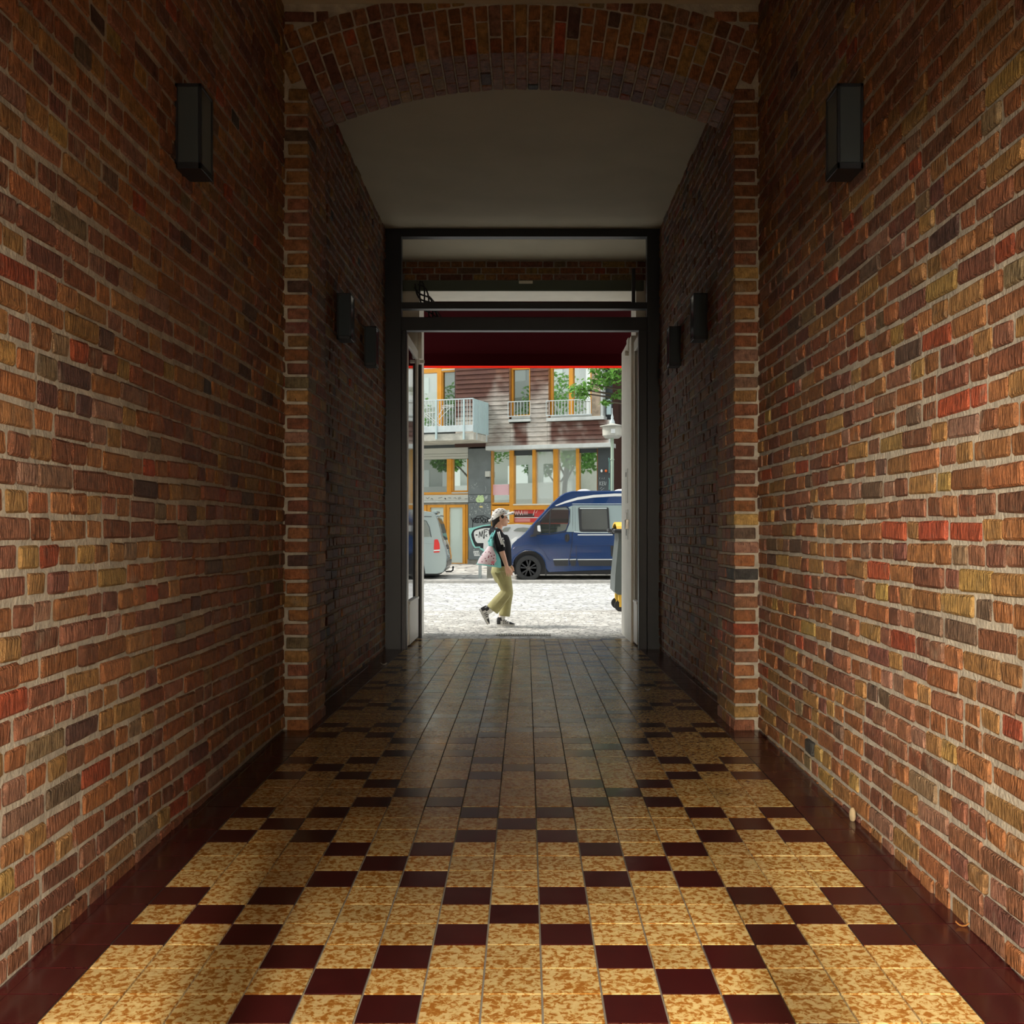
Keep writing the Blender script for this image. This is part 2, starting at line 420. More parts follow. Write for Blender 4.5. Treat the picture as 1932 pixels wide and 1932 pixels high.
for i in (-1, 1):                              # springer stones outside the last voussoirs
    for k in range(2):
        a0 = i*(AH+da*k); a1 = i*(AH+da*(k+1)); a0, a1 = min(a0, a1), max(a0, a1)
        if k == 0: voussoir(a0, a1, RI+.11, RI+.315, PY0+.002, PY0+.10)
for s, Xw in ((1, XL), (-1, XR)):              # level courses between ring and wall
    for k in range(12):
        z0 = CZ+2.955+PITCH*k*.92; z1 = z0+.068
        if z1 > CEIL: break
        xr = math.sqrt(max(0, (RI+(.44 if z0 > CZ+3.1 else .33))**2-(z0+.034-ACZ)**2))
        x = Xw
        while True:
            e = AX-s*xr; room = (e-x)*s
            if room < .035: break
            L = min(room, random.choice((.13, .2, .27))); q = MB(); xx = sorted((x, x+s*L)); jhex(xx[0], xx[1], PY0+.002, PY0+.1, z0, z1, .003, .006, q)
            o = q.build('brick', BRICK, arch, recalc=False); o.color = (*bcol(), 1); x += s*(L+.014)

# ceiling and the closed part over the courtyard gate
mb = MB(); mb.box(-1.84, 1.78, -.8, 13.8, CEIL, CEIL+.2)
tag(mb.build('ceiling', PLASTER), kind='structure', label='cream plaster ceiling of the passage')

# courtyard gate behind the viewer (its posts shade the floor in two strips)
g = empty('courtyard_gate', (0, -.75, floor_z(-.75))); tag(g, 'blue black steel gate frame at the courtyard end behind the viewer', 'gate')
for x in (-.735, .64):
    q = MB(); q.box(x-.095, x+.095, -.05, .05, .0, 2.83, .006); q.build('post', STEEL, g)
q = MB(); q.box(XL+.03, XR-.03, -.06, .06, 2.84, CEIL-floor_z(-.75)-.03, .006); q.build('lintel_panel', STEEL, g)
mb = MB(); mb.box(-14, 14, -30, -.8, -.3, -.075); tag(mb.build('courtyard_ground', mat('courtyard_paving', (.2, .18, .16), .9)), kind='structure', label='courtyard ground behind the viewer')
mb = MB(); mb.box(-14, -1.86, -.9, -.5, -.1, 14); mb.box(1.80, 14, -.9, -.5, -.1, 14); mb.box(-14, 14, -.9, -.5, CEIL+.21, 14)
for x0, x1, y0, y1 in ((-5, 5, -20.4, -20), (-5.4, -5, -20.4, -.9), (5, 5.4, -20.4, -.9)): mb.box(x0, x1, y0, y1, -.1, 24)  # tall dark courtyard walls, added unseen to keep sky light out of the passage
tag(mb.build('wall_back_sky_block', mat('courtyard_brown_render', (.16, .12, .09), .9)), kind='structure', label='house front behind the viewer and unseen courtyard walls added to block sky light')

# ------------------------------------------------------------------ sconces
LAMP_GLASS = mat('frosted_lamp_glass', (.05, .065, .075), .16, spec=.5)
def sconce_parts(o, s):
    # local: +x*s points off the wall, y along the wall, origin at the top of the back plate's wall side
    Wd, Ly, H, b = .12, .19, .39, .014
    X = lambda a, c: sorted((s*a, s*c))
    q = MB()
    for (a, c, ya, yb, za, zb) in [(0, Wd, 0, Ly, -.016, 0), (0, Wd, 0, Ly, -H, -H+.03),
                                   (0, b, 0, b, -H, 0), (Wd-b, Wd, 0, b, -H, 0), (0, b, Ly-b, Ly, -H, 0), (Wd-b, Wd, Ly-b, Ly, -H, 0)]:
        x = X(a, c); q.box(x[0], x[1], ya, yb, za, zb, .002)
    q.build('lamp_frame', STEEL, o)
    x = X(0, .012); q = MB(); q.box(x[0], x[1], .014, Ly-.014, -H+.03, -.016); q.build('back_plate', STEEL, o)
    for (a, c, ya, yb) in [(b, Wd-b, .004, .008), (b, Wd-b, Ly-.008, Ly-.004)]:
        x = X(a, c); q = MB(); q.box(x[0], x[1], ya, yb, -H+.03, -.016); q.build('glass_pane', LAMP_GLASS, o)
    x = X(Wd-.008, Wd-.004); q = MB(); q.box(x[0], x[1], b, Ly-b, -H+.03, -.016); q.build('glass_pane', LAMP_GLASS, o)
rank = ['nearest', 'second', 'farthest']
for side, X, s, nm in (('left', XL, 1, 'left'), ('right', XR, -1, 'right')):
    for i, (y, zt) in enumerate(((4.88, CZ+2.045), (9.06, CZ+2.02), (10.6, CZ+2.035))):
        o = empty('wall_sconce', (X, y, zt))
        lab = {('left', 0): 'black box wall lantern on the shaded left wall in front of the arch', ('right', 0): 'black box wall lantern on the lit right wall in front of the arch',
               ('left', 1): 'black box lantern on the left wall just behind the arch', ('right', 1): 'black box lantern on the right wall just behind the arch',
               ('left', 2): 'black box lantern on the left wall next to the gate frame', ('right', 2): 'black box lantern on the right wall next to the gate frame'}[(side, i)]
        tag(o, lab, 'wall lamp', 'black box lanterns along the passage walls')
        sconce_parts(o, s)

# ------------------------------------------------------------------ gate frame at the street end
GY = 12.33; k_ = GY/F
def gx(px): return (px-VX)*k_
def gz(py): return CZ+(VY-py)*k_
o = empty('gate_frame', (0, GY, 0)); tag(o, 'blue black steel portal frame with two transoms before the street', 'gate frame')
fz = floor_z(GY)-.005
for xa, xb in ((XL-.03, gx(757)), (gx(1221), XR+.02)):
    q = MB(); q.box(xa, xb, 0, .14, fz, CEIL, .004); q.build('post', STEEL, o)
for xa, xb in ((gx(757), gx(766.5)), (gx(1205.5), gx(1221))):
    q = MB(); q.box(xa, xb, .01, .12, fz, gz(598), .004); q.build('door_jamb', STEEL, o)
for nm, ya, yb in (('top_rail', 427, 446), ('transom', 570, 582), ('transom', 598, 623)):
    q = MB(); q.box(gx(757)-.002, gx(1221)+.002, .005, .13, gz(yb), gz(ya), .004); q.build(nm, STEEL, o)
# open door leaves folded back along the reveal
WHITE_P = mat('white_door_paint', (.72, .70, .63), .45, bump=.03)
def leaf(name, X, s, y0, y1, ztop, label):
    d = empty(name, (X, y0, floor_z(y0))); tag(d, label, kind='structure')
    L = y1-y0; H = ztop-floor_z(y0); t = s*.05
    xx = lambda a, b: sorted((a, b))
    def part(nm, ya, yb, za, zb, m, a=0, b=t):
        x = xx(a, b); q = MB(); q.box(x[0], x[1], ya, yb, za, zb, .003); return q.build(nm, m, d)
    part('stile', 0, .10, .02, H, WHITE_P); part('stile', L-.10, L, .02, H, WHITE_P)
    part('top_rail', .10, L-.10, H-.12, H, WHITE_P)
    part('kick_panel', .10, L-.10, .02, .50, WHITE_P, -s*.012, t); part('sill_rail', .10, L-.10, .50, .53, WHITE_P, -s*.02, t)
    part('glass_pane', .10, L-.10, .53, H-.12, DGLASS, t*.3, t*.6)
    return d
leaf('door_1', gx(766.5), -1, GY+.14, GY+1.38, CZ+2.31, 'white door leaf with dark glass folded open against the left reveal')
leaf('door_2', gx(1208), 1, GY+.14, GY+.76, CZ+2.31, 'white door leaf with dark glass folded open against the right reveal')
q = MB(); q.tube([(-1.355, 13.73, floor_z(13.7)+.0), (-1.355, 13.73, CZ+2.14)], .022, 10)
tag(q.build('bolt_rod', BLACK), 'black vertical bolt rod at the left door reveal', 'rod')
q = MB(); q.box(-1.385, -1.33, 13.70, 13.76, CZ+2.22, CZ+2.62, .006); q.box(-1.36, -1.30, 13.71, 13.74, CZ+2.16, CZ+2.2, .003)
tag(q.build('door_holder', CREAM), 'pale metal door holder above the left bolt rod', 'door holder')

# street wall of the house, around the opening
SY0, SY1 = 13.8, 14.42
mb = MB()
mb.box(-14, -1.372, SY0, SY1, -.1, CZ+3.10); mb.box(1.29, 14, 13.1, SY1, -.1, CZ+2.40); mb.box(1.42, 14, SY0, SY1, CZ+2.40, CZ+3.10)
mb.box(-14, 14, SY0+.01, SY1, CZ+3.10, 6.8)
tag(mb.build('wall_front', CREAM), kind='structure', label='cream street wall of the house around the gateway')
mb = MB(); mb.box(-1.6, 1.52, SY0-.02, SY0+.006, CZ+3.10, CZ+3.235, .004)
tag(mb.build('beam', GREENBEAM), kind='structure', label='grey green steel beam over the gateway')
mb = MB(); mb.box(-1.6, 1.52, SY0-.012, SY0+.008, CZ+3.235, CEIL)
bw = tag(mb.build('wall_lintel', MORTAR), kind='structure', label='brick courses over the steel beam')
for k in range(3):
    for a, b in course_bricks(-1.6, 1.54, k, 9):
        q = MB(); z0 = CZ+3.24+k*.083; jhex(a, b, SY0-.024, SY0-.002, z0, z0+.07, .003, .006, q)
        o = q.build('brick', BRICK, bw, recalc=False); o.color = (*bcol(), 1)
# strike plates and intercom on the right reveal
o = empty('door_station', (1.29, 13.7, CZ)); tag(o, 'steel door station plates and lock strike on the right reveal', 'door station')
q = MB(); q.box(-.006, .002, -.16, .12, .36, .80, .003); q.build('upper_plate', CHROME, o)
q = MB(); q.box(-.010, -.004, -.02, .06, .70, .76, .002); q.build('camera_window', BLACK, o)
q = MB(); q.box(-.006, .002, -.20, .10, -.10, .28, .003); q.build('lower_plate', CHROME, o)
q = MB(); q.box(-.012, -.004, -.1, .04, .13, .24, .002); q.build('call_button', CREAM, o)
q = MB(); q.box(-.010, -.004, -.08, 0, -.05, .03, .002); q.build('lock', BLACK, o)
q = MB(); q.box(-.05, .004, -.30, -.24, .03, .15, .004); q.build('strike', CHROME, o)
q = MB(); q.box(1.275, 1.30, 13.35, 13.55, CZ+2.25, CZ+2.42, .004); q.box(1.24, 1.29, 13.4, 13.46, CZ+2.2, CZ+2.27, .004)
tag(q.build('door_holder', CREAM), 'pale metal door holder high on the right reveal', 'door holder')
# cables and conduit over the transom
cb = empty('cable_bundle', (-1.2, 13.5, CZ+2.7)); tag(cb, 'loose black cables hanging over the transom by the left post', 'cables')
for i in range(5):
    q = MB(); r = random.Random(i); pts = []
    for t in range(13):
        u = t/12; pts.append((-.16+.22*u+.05*math.sin(u*5+i*1.3), .1*r.random()*.2, .42-.46*u+.05*math.sin(u*7+i)))
    q.tube(pts, .011, 6); q.build('cable', BLACK, cb, smooth=True)
q = MB(); q.tube([(-.02, .05, .28), (.08, .05, .16), (.06, .05, .12), (.14, .05, .0)], .007, 6); q.build('cable', BLACK, cb)
q = MB(); q.box(1.23, 1.27, 12.40, 12.455, CZ+2.648, CZ+3.05, .004)
tag(q.build('conduit', STEEL), 'dark vertical conduit over the transom by the right post', 'conduit')
q = MB(); q.box(-.09, .09, SY0-.045, SY0-.02, CZ+3.19, CZ+3.225, .004)
tag(q.build('number_plate', CREAM), 'small pale plate on the steel beam', 'plate')

# ------------------------------------------------------------------ awning
def fabric(name, col, tr):
    m = bpy.data.materials.new(name); m.use_nodes = True; n = m.node_tree; b = n.nodes['Principled BSDF']
    b.inputs['Base Color'].default_value = (*col, 1); b.inputs['Roughness'].default_value = .9; b.inputs['Specular IOR Level'].default_value = .08
    t = n.nodes.new('ShaderNodeBsdfTranslucent'); t.inputs[0].default_value = (*col, 1)
    mx = n.nodes.new('ShaderNodeMixShader'); mx.inputs[0].default_value = tr
    n.links.new(b.outputs[0], mx.inputs[1]); n.links.new(t.outputs[0], mx.inputs[2]); n.links.new(mx.outputs[0], n.nodes['Material Output'].inputs[0])
    return m
RED = fabric('awning_red', (.042, .0015, .0035), .0); HEM = fabric('awning_sunlit_hem', (.95, .16, .11), .85)  # hem base colour brightened to look like sun through the cloth
aw = empty('awning', (0, 14.42, CZ+3.0)); tag(aw, 'dark red fabric awning over the gateway with a hem coloured as sunlit', 'awning')
q = MB(); q.loft([[(-2.2, y, z), (2.2, y, z), (2.2, y, z-.012), (-2.2, y, z-.012)] for y, z in ((.0, .1), (.5, -.12), (.98, -.44))]); q.build('cover', RED, aw)
q = MB(); q.box(-2.2, 2.2, .972, .984, -.615, -.44); q.build('valance', RED, aw)
q = MB(); q.box(-2.2, 2.2, 1.0, 1.008, -.645, -.612); q.build('hem', HEM, aw)
q = MB(); q.tube([(-2.2, .97, -.44), (2.2, .97, -.44)], .008, 8); q.build('front_rod', RED, aw)
for x in (-1.9, 1.9):
    q = MB(); q.tube([(x, .05, -.1), (x, .95, -.45)], .016, 8); q.build('arm', STEEL, aw)

# ------------------------------------------------------------------ street
def cobble_mat(name, col, scale, var=.35):
    m = bpy.data.materials.new(name); m.use_nodes = True; n = m.node_tree; b = n.nodes['Principled BSDF']; L = n.links.new
    ge = n.nodes.new('ShaderNodeNewGeometry'); v = n.nodes.new('ShaderNodeTexVoronoi'); v.feature = 'DISTANCE_TO_EDGE'; v.inputs['Scale'].default_value = scale
    v2 = n.nodes.new('ShaderNodeTexVoronoi'); v2.inputs['Scale'].default_value = scale
    L(ge.outputs['Position'], v.inputs['Vector']); L(ge.outputs['Position'], v2.inputs['Vector'])
    mr = n.nodes.new('ShaderNodeMapRange'); mr.inputs[2].default_value = .12; mr.inputs[3].default_value = .35; L(v.outputs['Distance'], mr.inputs[0])
    sx_ = n.nodes.new('ShaderNodeSeparateColor'); L(v2.outputs['Color'], sx_.inputs[0])
    m2 = n.nodes.new('ShaderNodeMapRange'); m2.inputs[3].default_value = 1-var; m2.inputs[4].default_value = 1+var*.5; L(sx_.outputs[0], m2.inputs[0])
    no = n.nodes.new('ShaderNodeTexNoise'); no.inputs['Scale'].default_value = 1.2; no.inputs['Detail'].default_value = 6; L(ge.outputs['Position'], no.inputs['Vector'])
    m3 = n.nodes.new('ShaderNodeMapRange'); m3.inputs[1].default_value = .3; m3.inputs[2].default_value = .7; m3.inputs[3].default_value = .8; m3.inputs[4].default_value = 1.1; L(no.outputs[0], m3.inputs[0])
    a = n.nodes.new('ShaderNodeMath'); a.operation = 'MULTIPLY'; L(mr.outputs[0], a.inputs[0]); L(m2.outputs[0], a.inputs[1])
    a2 = n.nodes.new('ShaderNodeMath'); a2.operation = 'MULTIPLY'; L(a.outputs[0], a2.inputs[0]); L(m3.outputs[0], a2.inputs[1])
    s = n.nodes.new('ShaderNodeVectorMath'); s.operation = 'SCALE'; s.inputs[0].default_value = col; L(a2.outputs[0], s.inputs['Scale']); L(s.outputs[0], b.inputs['Base Color'])
    b.inputs['Roughness'].default_value = .8
    bp = n.nodes.new('ShaderNodeBump'); bp.inputs['Strength'].default_value = .6; bp.inputs['Distance'].default_value = .02; L(mr.outputs[0], bp.inputs['Height']); L(bp.outputs[0], b.inputs['Normal'])
    return m
COB = cobble_mat('mosaic_cobbles', (.72, .69, .62), 11); ROAD = cobble_mat('road_setts', (.70, .69, .65), 6, .2)
SLAB = cobble_mat('far_pavement', (.62, .59, .52), 2.2, .25)
GR = CZ-1.37
mb = MB(); mb.box(-30, 30, 13.72, 18.4, GR-.3, GR); tag(mb.build('pavement', COB), kind='structure', label='mosaic cobble pavement in front of the gateway')
mb = MB(); mb.box(-30, 30, 18.55, 28.6, GR-.3, GR-.012); tag(mb.build('road', ROAD), kind='structure', label='pale sett paved roadway')
KERB = mat('granite_kerb', (.48, .46, .42), .8, bump=.2, var=.15)
for nm, ya, yb, zt, n0 in (('kerb', 18.4, 18.55, GR+.004, 'near granite kerb flush with the pavement'), ('kerb', 28.6, 28.78, GR+.07, 'far granite kerb under the parked vans')):
    mb = MB(); mb.box(-30, 30, ya, yb, GR-.3, zt-.02)
    kb = tag(mb.build(nm, KERB), kind='structure', label=n0)
    for i in range(-8, 9):
        q = MB(); q.box(i*1.0+.004, i*1.0+.996, ya, yb, zt-.02, zt, .006); q.build('stone', KERB, kb)
BZ0 = CZ-1.105
mb = MB(); mb.loft([[(-30, y, z), (30, y, z), (30, y, z-.4), (-30, y, z-.4)] for y, z in ((28.78, GR+.06), (33, GR+.16), (36.5, BZ0), (60, BZ0))])
tag(mb.build('pavement', SLAB), kind='structure', label='far pavement along the opposite house')
# drain grate
gt = empty('drain_grate', (-.03, 14.15, GR)); tag(gt, 'flat steel drain grate set in the cobbles at the threshold', 'grate')
q = MB(); q.box(-.36, .36, -.13, .13, .0, .006); q.build('frame', GROUT, gt)
for i in range(22):
    q = MB(); q.box(-.34+i*.0312, -.34+i*.0312+.016, -.11, .11, .006, .014, .002); q.build('bar', CHROME, gt)

# ------------------------------------------------------------------ house across the street (front turned 20 degrees)
TH = math.radians(20); cT, sT = math.cos(TH), math.sin(TH); FY = 36.0
def fu(px, d=0):
    k = (px-VX)/F; return (k*(FY-d*cT)+d*sT)/(cT+k*sT)
def fzz(py, px, d=0):
    Z = FY-fu(px, d)*sT-d*cT; return CZ+(VY-py)*Z/F
house = empty('apartment_building', (0, FY, 0), -TH)
tag(house, 'modern house with weathered wood cladding, orange window frames and graffiti on grey pillars', 'building')
ORANGE = mat('orange_stained_wood', (.70, .30, .018), .42, var=.10, vscale=3, coat=.2)
ORANGE_D = mat('brown_orange_wood', (.22, .085, .015), .5, var=.2, vscale=3)
GREY = mat('grey_render', (.17, .195, .195), .8, bump=.1, var=.12, vscale=3)
DKGREY = mat('dark_grey_render', (.06, .07, .072), .8)
PLINTH = mat('plinth_stone', (.26, .25, .21), .9, var=.25, vscale=6)
SHUT = mat('cream_shutter', (.55, .56, .50), .6)
LEDGE = mat('zinc_ledge', (.52, .55, .52), .5, var=.1, vscale=5)
GALV = mat('galvanised_steel', (.55, .62, .62), .5, var=.1, vscale=6)
TURQ_P = mat('pale_turquoise_panel', (.48, .62, .62), .5)
CONC = mat('balcony_concrete', (.50, .49, .42), .9, var=.25, vscale=4, bump=.1)
BROWN = mat('dark_brown_wall', (.055, .022, .014), .7)
def pane_mat(name, base, refl):
    m = bpy.data.materials.new(name); m.use_nodes = True; n = m.node_tree; b = n.nodes['Principled BSDF']
    b.inputs['Base Color'].default_value = (*base, 1); b.inputs['Roughness'].default_value = .5
    g_ = n.nodes.new('ShaderNodeBsdfGlossy'); g_.inputs['Roughness'].default_value = .015; g_.inputs['Color'].default_value = (.92, 1, .97, 1)
    mx = n.nodes.new('ShaderNodeMixShader'); mx.inputs[0].default_value = refl
    n.links.new(b.outputs[0], mx.inputs[1]); n.links.new(g_.outputs[0], mx.inputs[2]); n.links.new(mx.outputs[0], n.nodes['Material Output'].inputs[0])
    return m
PANE_D = pane_mat('dark_window_glass', (.012, .022, .02), .75)
PANE_DIM = pane_mat('dark_reflection_glass', (.008, .016, .012), .30)  # weaker mirror stands in for panes that reflect dark trees
PANE_C = pane_mat('curtained_window_glass', (.50, .56, .53), .5)
PANE_B = pane_mat('frosted_door_glass', (.50, .60, .54), .10)
def fb(mb, x0, x1, y0, y1, d0, d1, bev=.004):
    xm = (x0+x1)/2; u0, u1 = fu(x0, d1), fu(x1, d1)
    z1, z0 = fzz(y0, xm, d1), fzz(y1, xm, d1)
    mb.box(u0, u1, -d1, -d0, z0, z1, bev); return mb
def fpart(name, m, parent, *boxes, **kw):
    mb = MB()
    for b in boxes: fb(mb, *b)
    return mb.build(name, m, parent, **kw)
q = MB(); q.box(-18, fu(1152), .22, 9, BZ0-.5, 15, 0); q.build('wall', DKGREY, house)
q = MB(); q.box(fu(1150), 18, 3.0, 9, BZ0-.5, 15, 0); q.box(fu(1150), fu(1150)+.05, .25, 3.1, BZ0-.5, 15); q.build('recessed_wall', BROWN, house)
fpart('lintel_band', DKGREY, house, (700, 926, 831, 846, -.3, .03))
pl = fpart('pillar', GREY, house, (883.5, 926, 846, 932.6, -.3, .05))
fpart('panel', GREY, pl, (883.5, 926, 933.2, 947.6, -.3, .05)); fpart('panel', GREY, pl, (883.5, 926, 948.2, 1056, -.3, .05))
fpart('plinth', PLINTH, house, (882, 1128, 1056, 1070, -.3, .02))
pr = fpart('pillar', DKGREY, house, (1128, 1152, 842, 1056, -.3, .05))
# left window over the double door
sh = empty('roller_shutter', parent=house); sh.parent = house
for ya, yb in ((846, 856.5), (857, 861.6), (862, 866.5)): fpart('slat', SHUT, sh, (740, 883, ya, yb, -.25, .04))
w1 = fpart('window', ORANGE, house, (740, 883, 928.8, 934, -.2, .02), (842.8, 851.4, 866, 930, -.2, .0), (851.4, 854.4, 866.5, 929, -.2, -.03), (881.2, 883.4, 866.5, 929, -.2, -.03), (851.4, 883, 925.4, 929, -.2, -.03))
fpart('glass_pane', PANE_DIM, w1, (740, 843, 866, 929.5, -.16, -.12, 0)); fpart('glass_pane', PANE_D, w1, (854, 881.5, 866, 926, -.16, -.11, 0))
fpart('sill', LEDGE, w1, (852, 883, 928.6, 931, -.1, .05))
sp = fpart('sill_panel', SHUT, house, (740, 883, 934, 944.6, -.2, .06)); fpart('drip_moulding', LEDGE, sp, (740, 883, 944.6, 948.5, -.2, .09))
INK = mat('black_paint', (.012, .013, .016), .6); WHITE = mat('white_paint', (.78, .79, .76), .6); TURQ = mat('turquoise_paint', (.30, .70, .62), .6)
LTGREY = mat('light_grey_paint', (.42, .46, .44), .7); REDP = mat('red_print', (.62, .05, .045), .5); GREENP = mat('pale_green_print', (.55, .72, .36), .6); YEL = mat('yellow_print', (.75, .62, .25), .6)
def stroke(mb, pts, w, d, zdir=True):          # flat painted stroke on the front, pts in px
    P = [(fu(x, d), fzz(y, x, d)) for x, y in pts]; w = w*.0178/2
    for (a, b) in zip(P, P[1:]):
        L = math.hypot(b[0]-a[0], b[1]-a[1]) or 1e-6; nx, nz = -(b[1]-a[1])/L*w, (b[0]-a[0])/L*w; ex, ez = (b[0]-a[0])/L*w*.6, (b[1]-a[1])/L*w*.6
        o = [(a[0]-ex+nx, a[1]-ez+nz), (b[0]+ex+nx, b[1]+ez+nz), (b[0]+ex-nx, b[1]+ez-nz), (a[0]-ex-nx, a[1]-ez-nz)]
        mb.prism([(x, z) for x, z in o], 1, -d-.003, -d)
    return mb
def shape(mb, pts, d, t=.003):
    mb.prism([(fu(x, d), fzz(y, x, d)) for x, y in pts], 1, -d-t, -d); return mb
q = MB()
for s_ in ([(804, 939), (807, 941), (810, 938)], [(813, 942), (815, 940), (817, 943)], [(827, 940), (834, 938.5)], [(846, 939), (849, 939.3), (851, 940)], [(856, 940), (859, 939), (861, 941)], [(864, 940), (869, 938)], [(865, 941.5), (870, 940)], [(877, 941), (882, 941)]): stroke(q, s_, .7, .062)
stroke(q, [(839.5, 940), (840.5, 941.5)], 2, .062); q.build('scribble', INK, sp)['kind'] = 'stuff'
# double door
dr = fpart('door', ORANGE, house, (796, 805, 951, 1066, -.25, -.02), (806, 811.5, 953, 1066, -.25, .0), (836.5, 841.3, 953, 1066, -.25, .0), (842.2, 847.5, 953, 1066, -.25, .0), (872.5, 878, 951, 1066, -.25, .0), (879, 882.5, 951, 1066, -.25, -.03),
           (806, 841, 952, 957.5, -.25, -.002), (842, 878, 952, 957.5, -.25, -.002), (806, 841, 1062, 1066.5, -.25, -.002), (842, 878, 1062, 1066.5, -.25, -.002))
fpart('glass_pane', PANE_B, dr, (811, 837, 957, 1062.5, -.15, -.06, 0)); fpart('glass_pane', PANE_B, dr, (847, 873, 957, 1062.5, -.15, -.06, 0))
fpart('head_ledge', PLINTH, dr, (796, 883, 948.8, 952, -.25, .02))
# graffiti on the left pillar
D_ = .053
gq = shape(MB(), [(884, 996.5), (896, 994.5), (908, 991.5), (918, 989.8), (926, 989.4), (926, 1042), (912, 1040), (905.5, 1035.8), (905, 1033), (896, 1034), (892, 1029), (888, 1018), (885.4, 1008)], D_).build('graffiti', TURQ, pl)
shape(MB(), [(891, 1003), (894, 999), (902, 996), (912, 993), (926, 991.2), (926, 1036), (911.5, 1036), (911, 1034.5), (906.5, 1034), (906, 1031), (897, 1031.5), (894, 1026), (890, 1015), (889, 1008)], D_+.004).build('outline', INK, gq)
shape(MB(), [(895, 1003), (898, 1000.5), (906, 998), (914, 996.6), (926, 996.4), (926, 1040), (914, 1040), (912, 1035), (912.2, 1024.6), (901, 1024.6), (897.5, 1021), (894.6, 1012), (894, 1006)], D_+.007).build('fill', WHITE, gq)
q = MB(); s_ = D_+.011
stroke(q, [(903.6, 1014), (905, 1003), (907.8, 1012.5), (910, 1001.5), (912, 1014), (913, 1016.2), (914, 1013), (913.2, 1000), (918, 999), (922, 1000.4)], 1.5, s_)
stroke(q, [(914, 1004), (918, 1003)], 1.3, s_); stroke(q, [(919, 1008.5), (916.3, 1010.5), (919, 1012.5)], 1.3, s_); stroke(q, [(898, 1009.4), (900.4, 1009.4)], 2.2, s_)
q.build('letters', INK, gq)['kind'] = 'stuff'
q = MB(); r = random.Random(5)
for i in range(7):
    c0 = (896+i*4.3, 981+r.uniform(-2, 2)); R_ = r.uniform(3.0, 4.6)
    stroke(q, [(c0[0]+R_*math.cos(t*.7+i)*.8, c0[1]+R_*math.sin(t*.7+i)) for t in range(9)], 1.6, D_)
stroke(q, [(889, 977), (892, 983), (891.6, 995)], 1.6, D_); stroke(q, [(893, 984), (900, 974), (912, 973), (926, 980)], 1.5, D_); q.build('scribble', INK, pl)['kind'] = 'stuff'
q = MB()
for i in range(46):
    a, b = r.uniform(885, 924), r.uniform(950, 971)
    if r.random() < .75: stroke(q, [(a, b), (a+r.uniform(-2.4, 2.4), b+r.uniform(-2.5, 2.5)), (a+r.uniform(-2, 2), b+r.uniform(-2, 2))], r.uniform(.5, 1.1), D_)
for i in range(9): a, b = r.uniform(886, 900), r.uniform(936, 946); stroke(q, [(a, b), (a+r.uniform(-3, 3), b+r.uniform(-2, 2))], .9, D_)
for i in range(9): a, b = r.uniform(888, 901), r.uniform(913, 923); stroke(q, [(a, b), (a+r.uniform(-3, 3), b+r.uniform(-3, 3))], .8, D_)
stroke(q, [(916, 918), (917, 923), (916, 927)], .8, D_); shape(q, [(914, 938), (920, 934), (919.5, 940), (916, 943)], D_)
q.build('paint_scribble', LTGREY, pl)['kind'] = 'stuff'
q = shape(MB(), [(893, 1040), (903, 1039), (906, 1049), (895, 1049)], D_).build('tag', WHITE, pl)
q = MB(); stroke(q, [(895.5, 1041.5), (895.5, 1046)], .8, D_+.004); stroke(q, [(900, 1041.5), (897.6, 1042.5), (899.6, 1045), (897.4, 1046.8)], .8, D_+.004); stroke(q, [(901.5, 1046.8), (902, 1041.4), (904, 1046.8)], .8, D_+.004); q.build('tag_letters', GREY, pl)
stroke(MB(), [(894.2, 1037.2), (894.6, 1037.8)], 1.3, D_).build('tag_dot', WHITE, pl)
fr = shape(MB(), [(898.5, 946), (897.4, 942.5), (899, 939.5), (901, 937.5), (901, 935.2), (903.4, 933.8), (905.4, 935), (907.6, 935), (909.6, 933.8), (911.8, 935), (912.2, 938), (913.8, 941.5), (913, 946), (911, 948), (901, 948)], D_).build('frog_sticker', GREENP, pl)
for st, w_, nm in (([(904, 936.6), (904.3, 936.9)], 1.1, 'eye'), ([(909.6, 936.6), (909.9, 936.9)], 1.1, 'eye'), ([(902.5, 942.8), (904.5, 944.2), (904.4, 946)], .5, 'leg_line')): stroke(MB(), st, w_, D_+.004).build(nm, INK, fr)
shape(MB(), [(905, 954.4), (910.6, 954.6), (911, 957.6), (905.4, 957.8)], D_).build('yellow_sticker', YEL, pl)
ab = fpart('alarm_box', SHUT, house, (915, 923.5, 889, 899.5, .04, .16)); fpart('alarm_lens', DKGREY, ab, (916.5, 922, 899.5, 902, .05, .12))
# right pillar: lamps and writing
q = MB(); u, z = fu(1135.5, .1), fzz(888.5, 1135.5, .1); q.ell((u, -.12, z), (.034, .05, .05)); q.build('white_lamp', WHITE, pr, smooth=True)
q = MB(); u, z = fu(1143.5, .1), fzz(888.5, 1143.5, .1); q.ell((u, -.12, z), (.042, .05, .048)); q.build('orange_lamp', mat('orange_lamp_glass', (.75, .14, .02), .3), pr, smooth=True)
q = MB()
for st in ([(1131.5, 908.5), (1131.5, 915.5)], [(1134.6, 908.8), (1131.8, 912), (1134.8, 915.4)], [(1139, 909), (1136.4, 909), (1136.4, 915.4), (1139.2, 915.4)], [(1136.4, 912), (1138.8, 912)], [(1140.4, 908.6), (1140.6, 914.4), (1142.4, 915.2), (1143.4, 909)]): stroke(q, st, .8, .052)
for st in ([(1131, 904), (1131.6, 901)], [(1136, 903.6), (1136, 901.6)], [(1139.6, 904), (1140.4, 901)], [(1132, 922), (1136, 919)], [(1134, 925), (1140, 921)]): stroke(q, st, .5, .052)
q.build('lettering', LTGREY, pr)['kind'] = 'stuff'
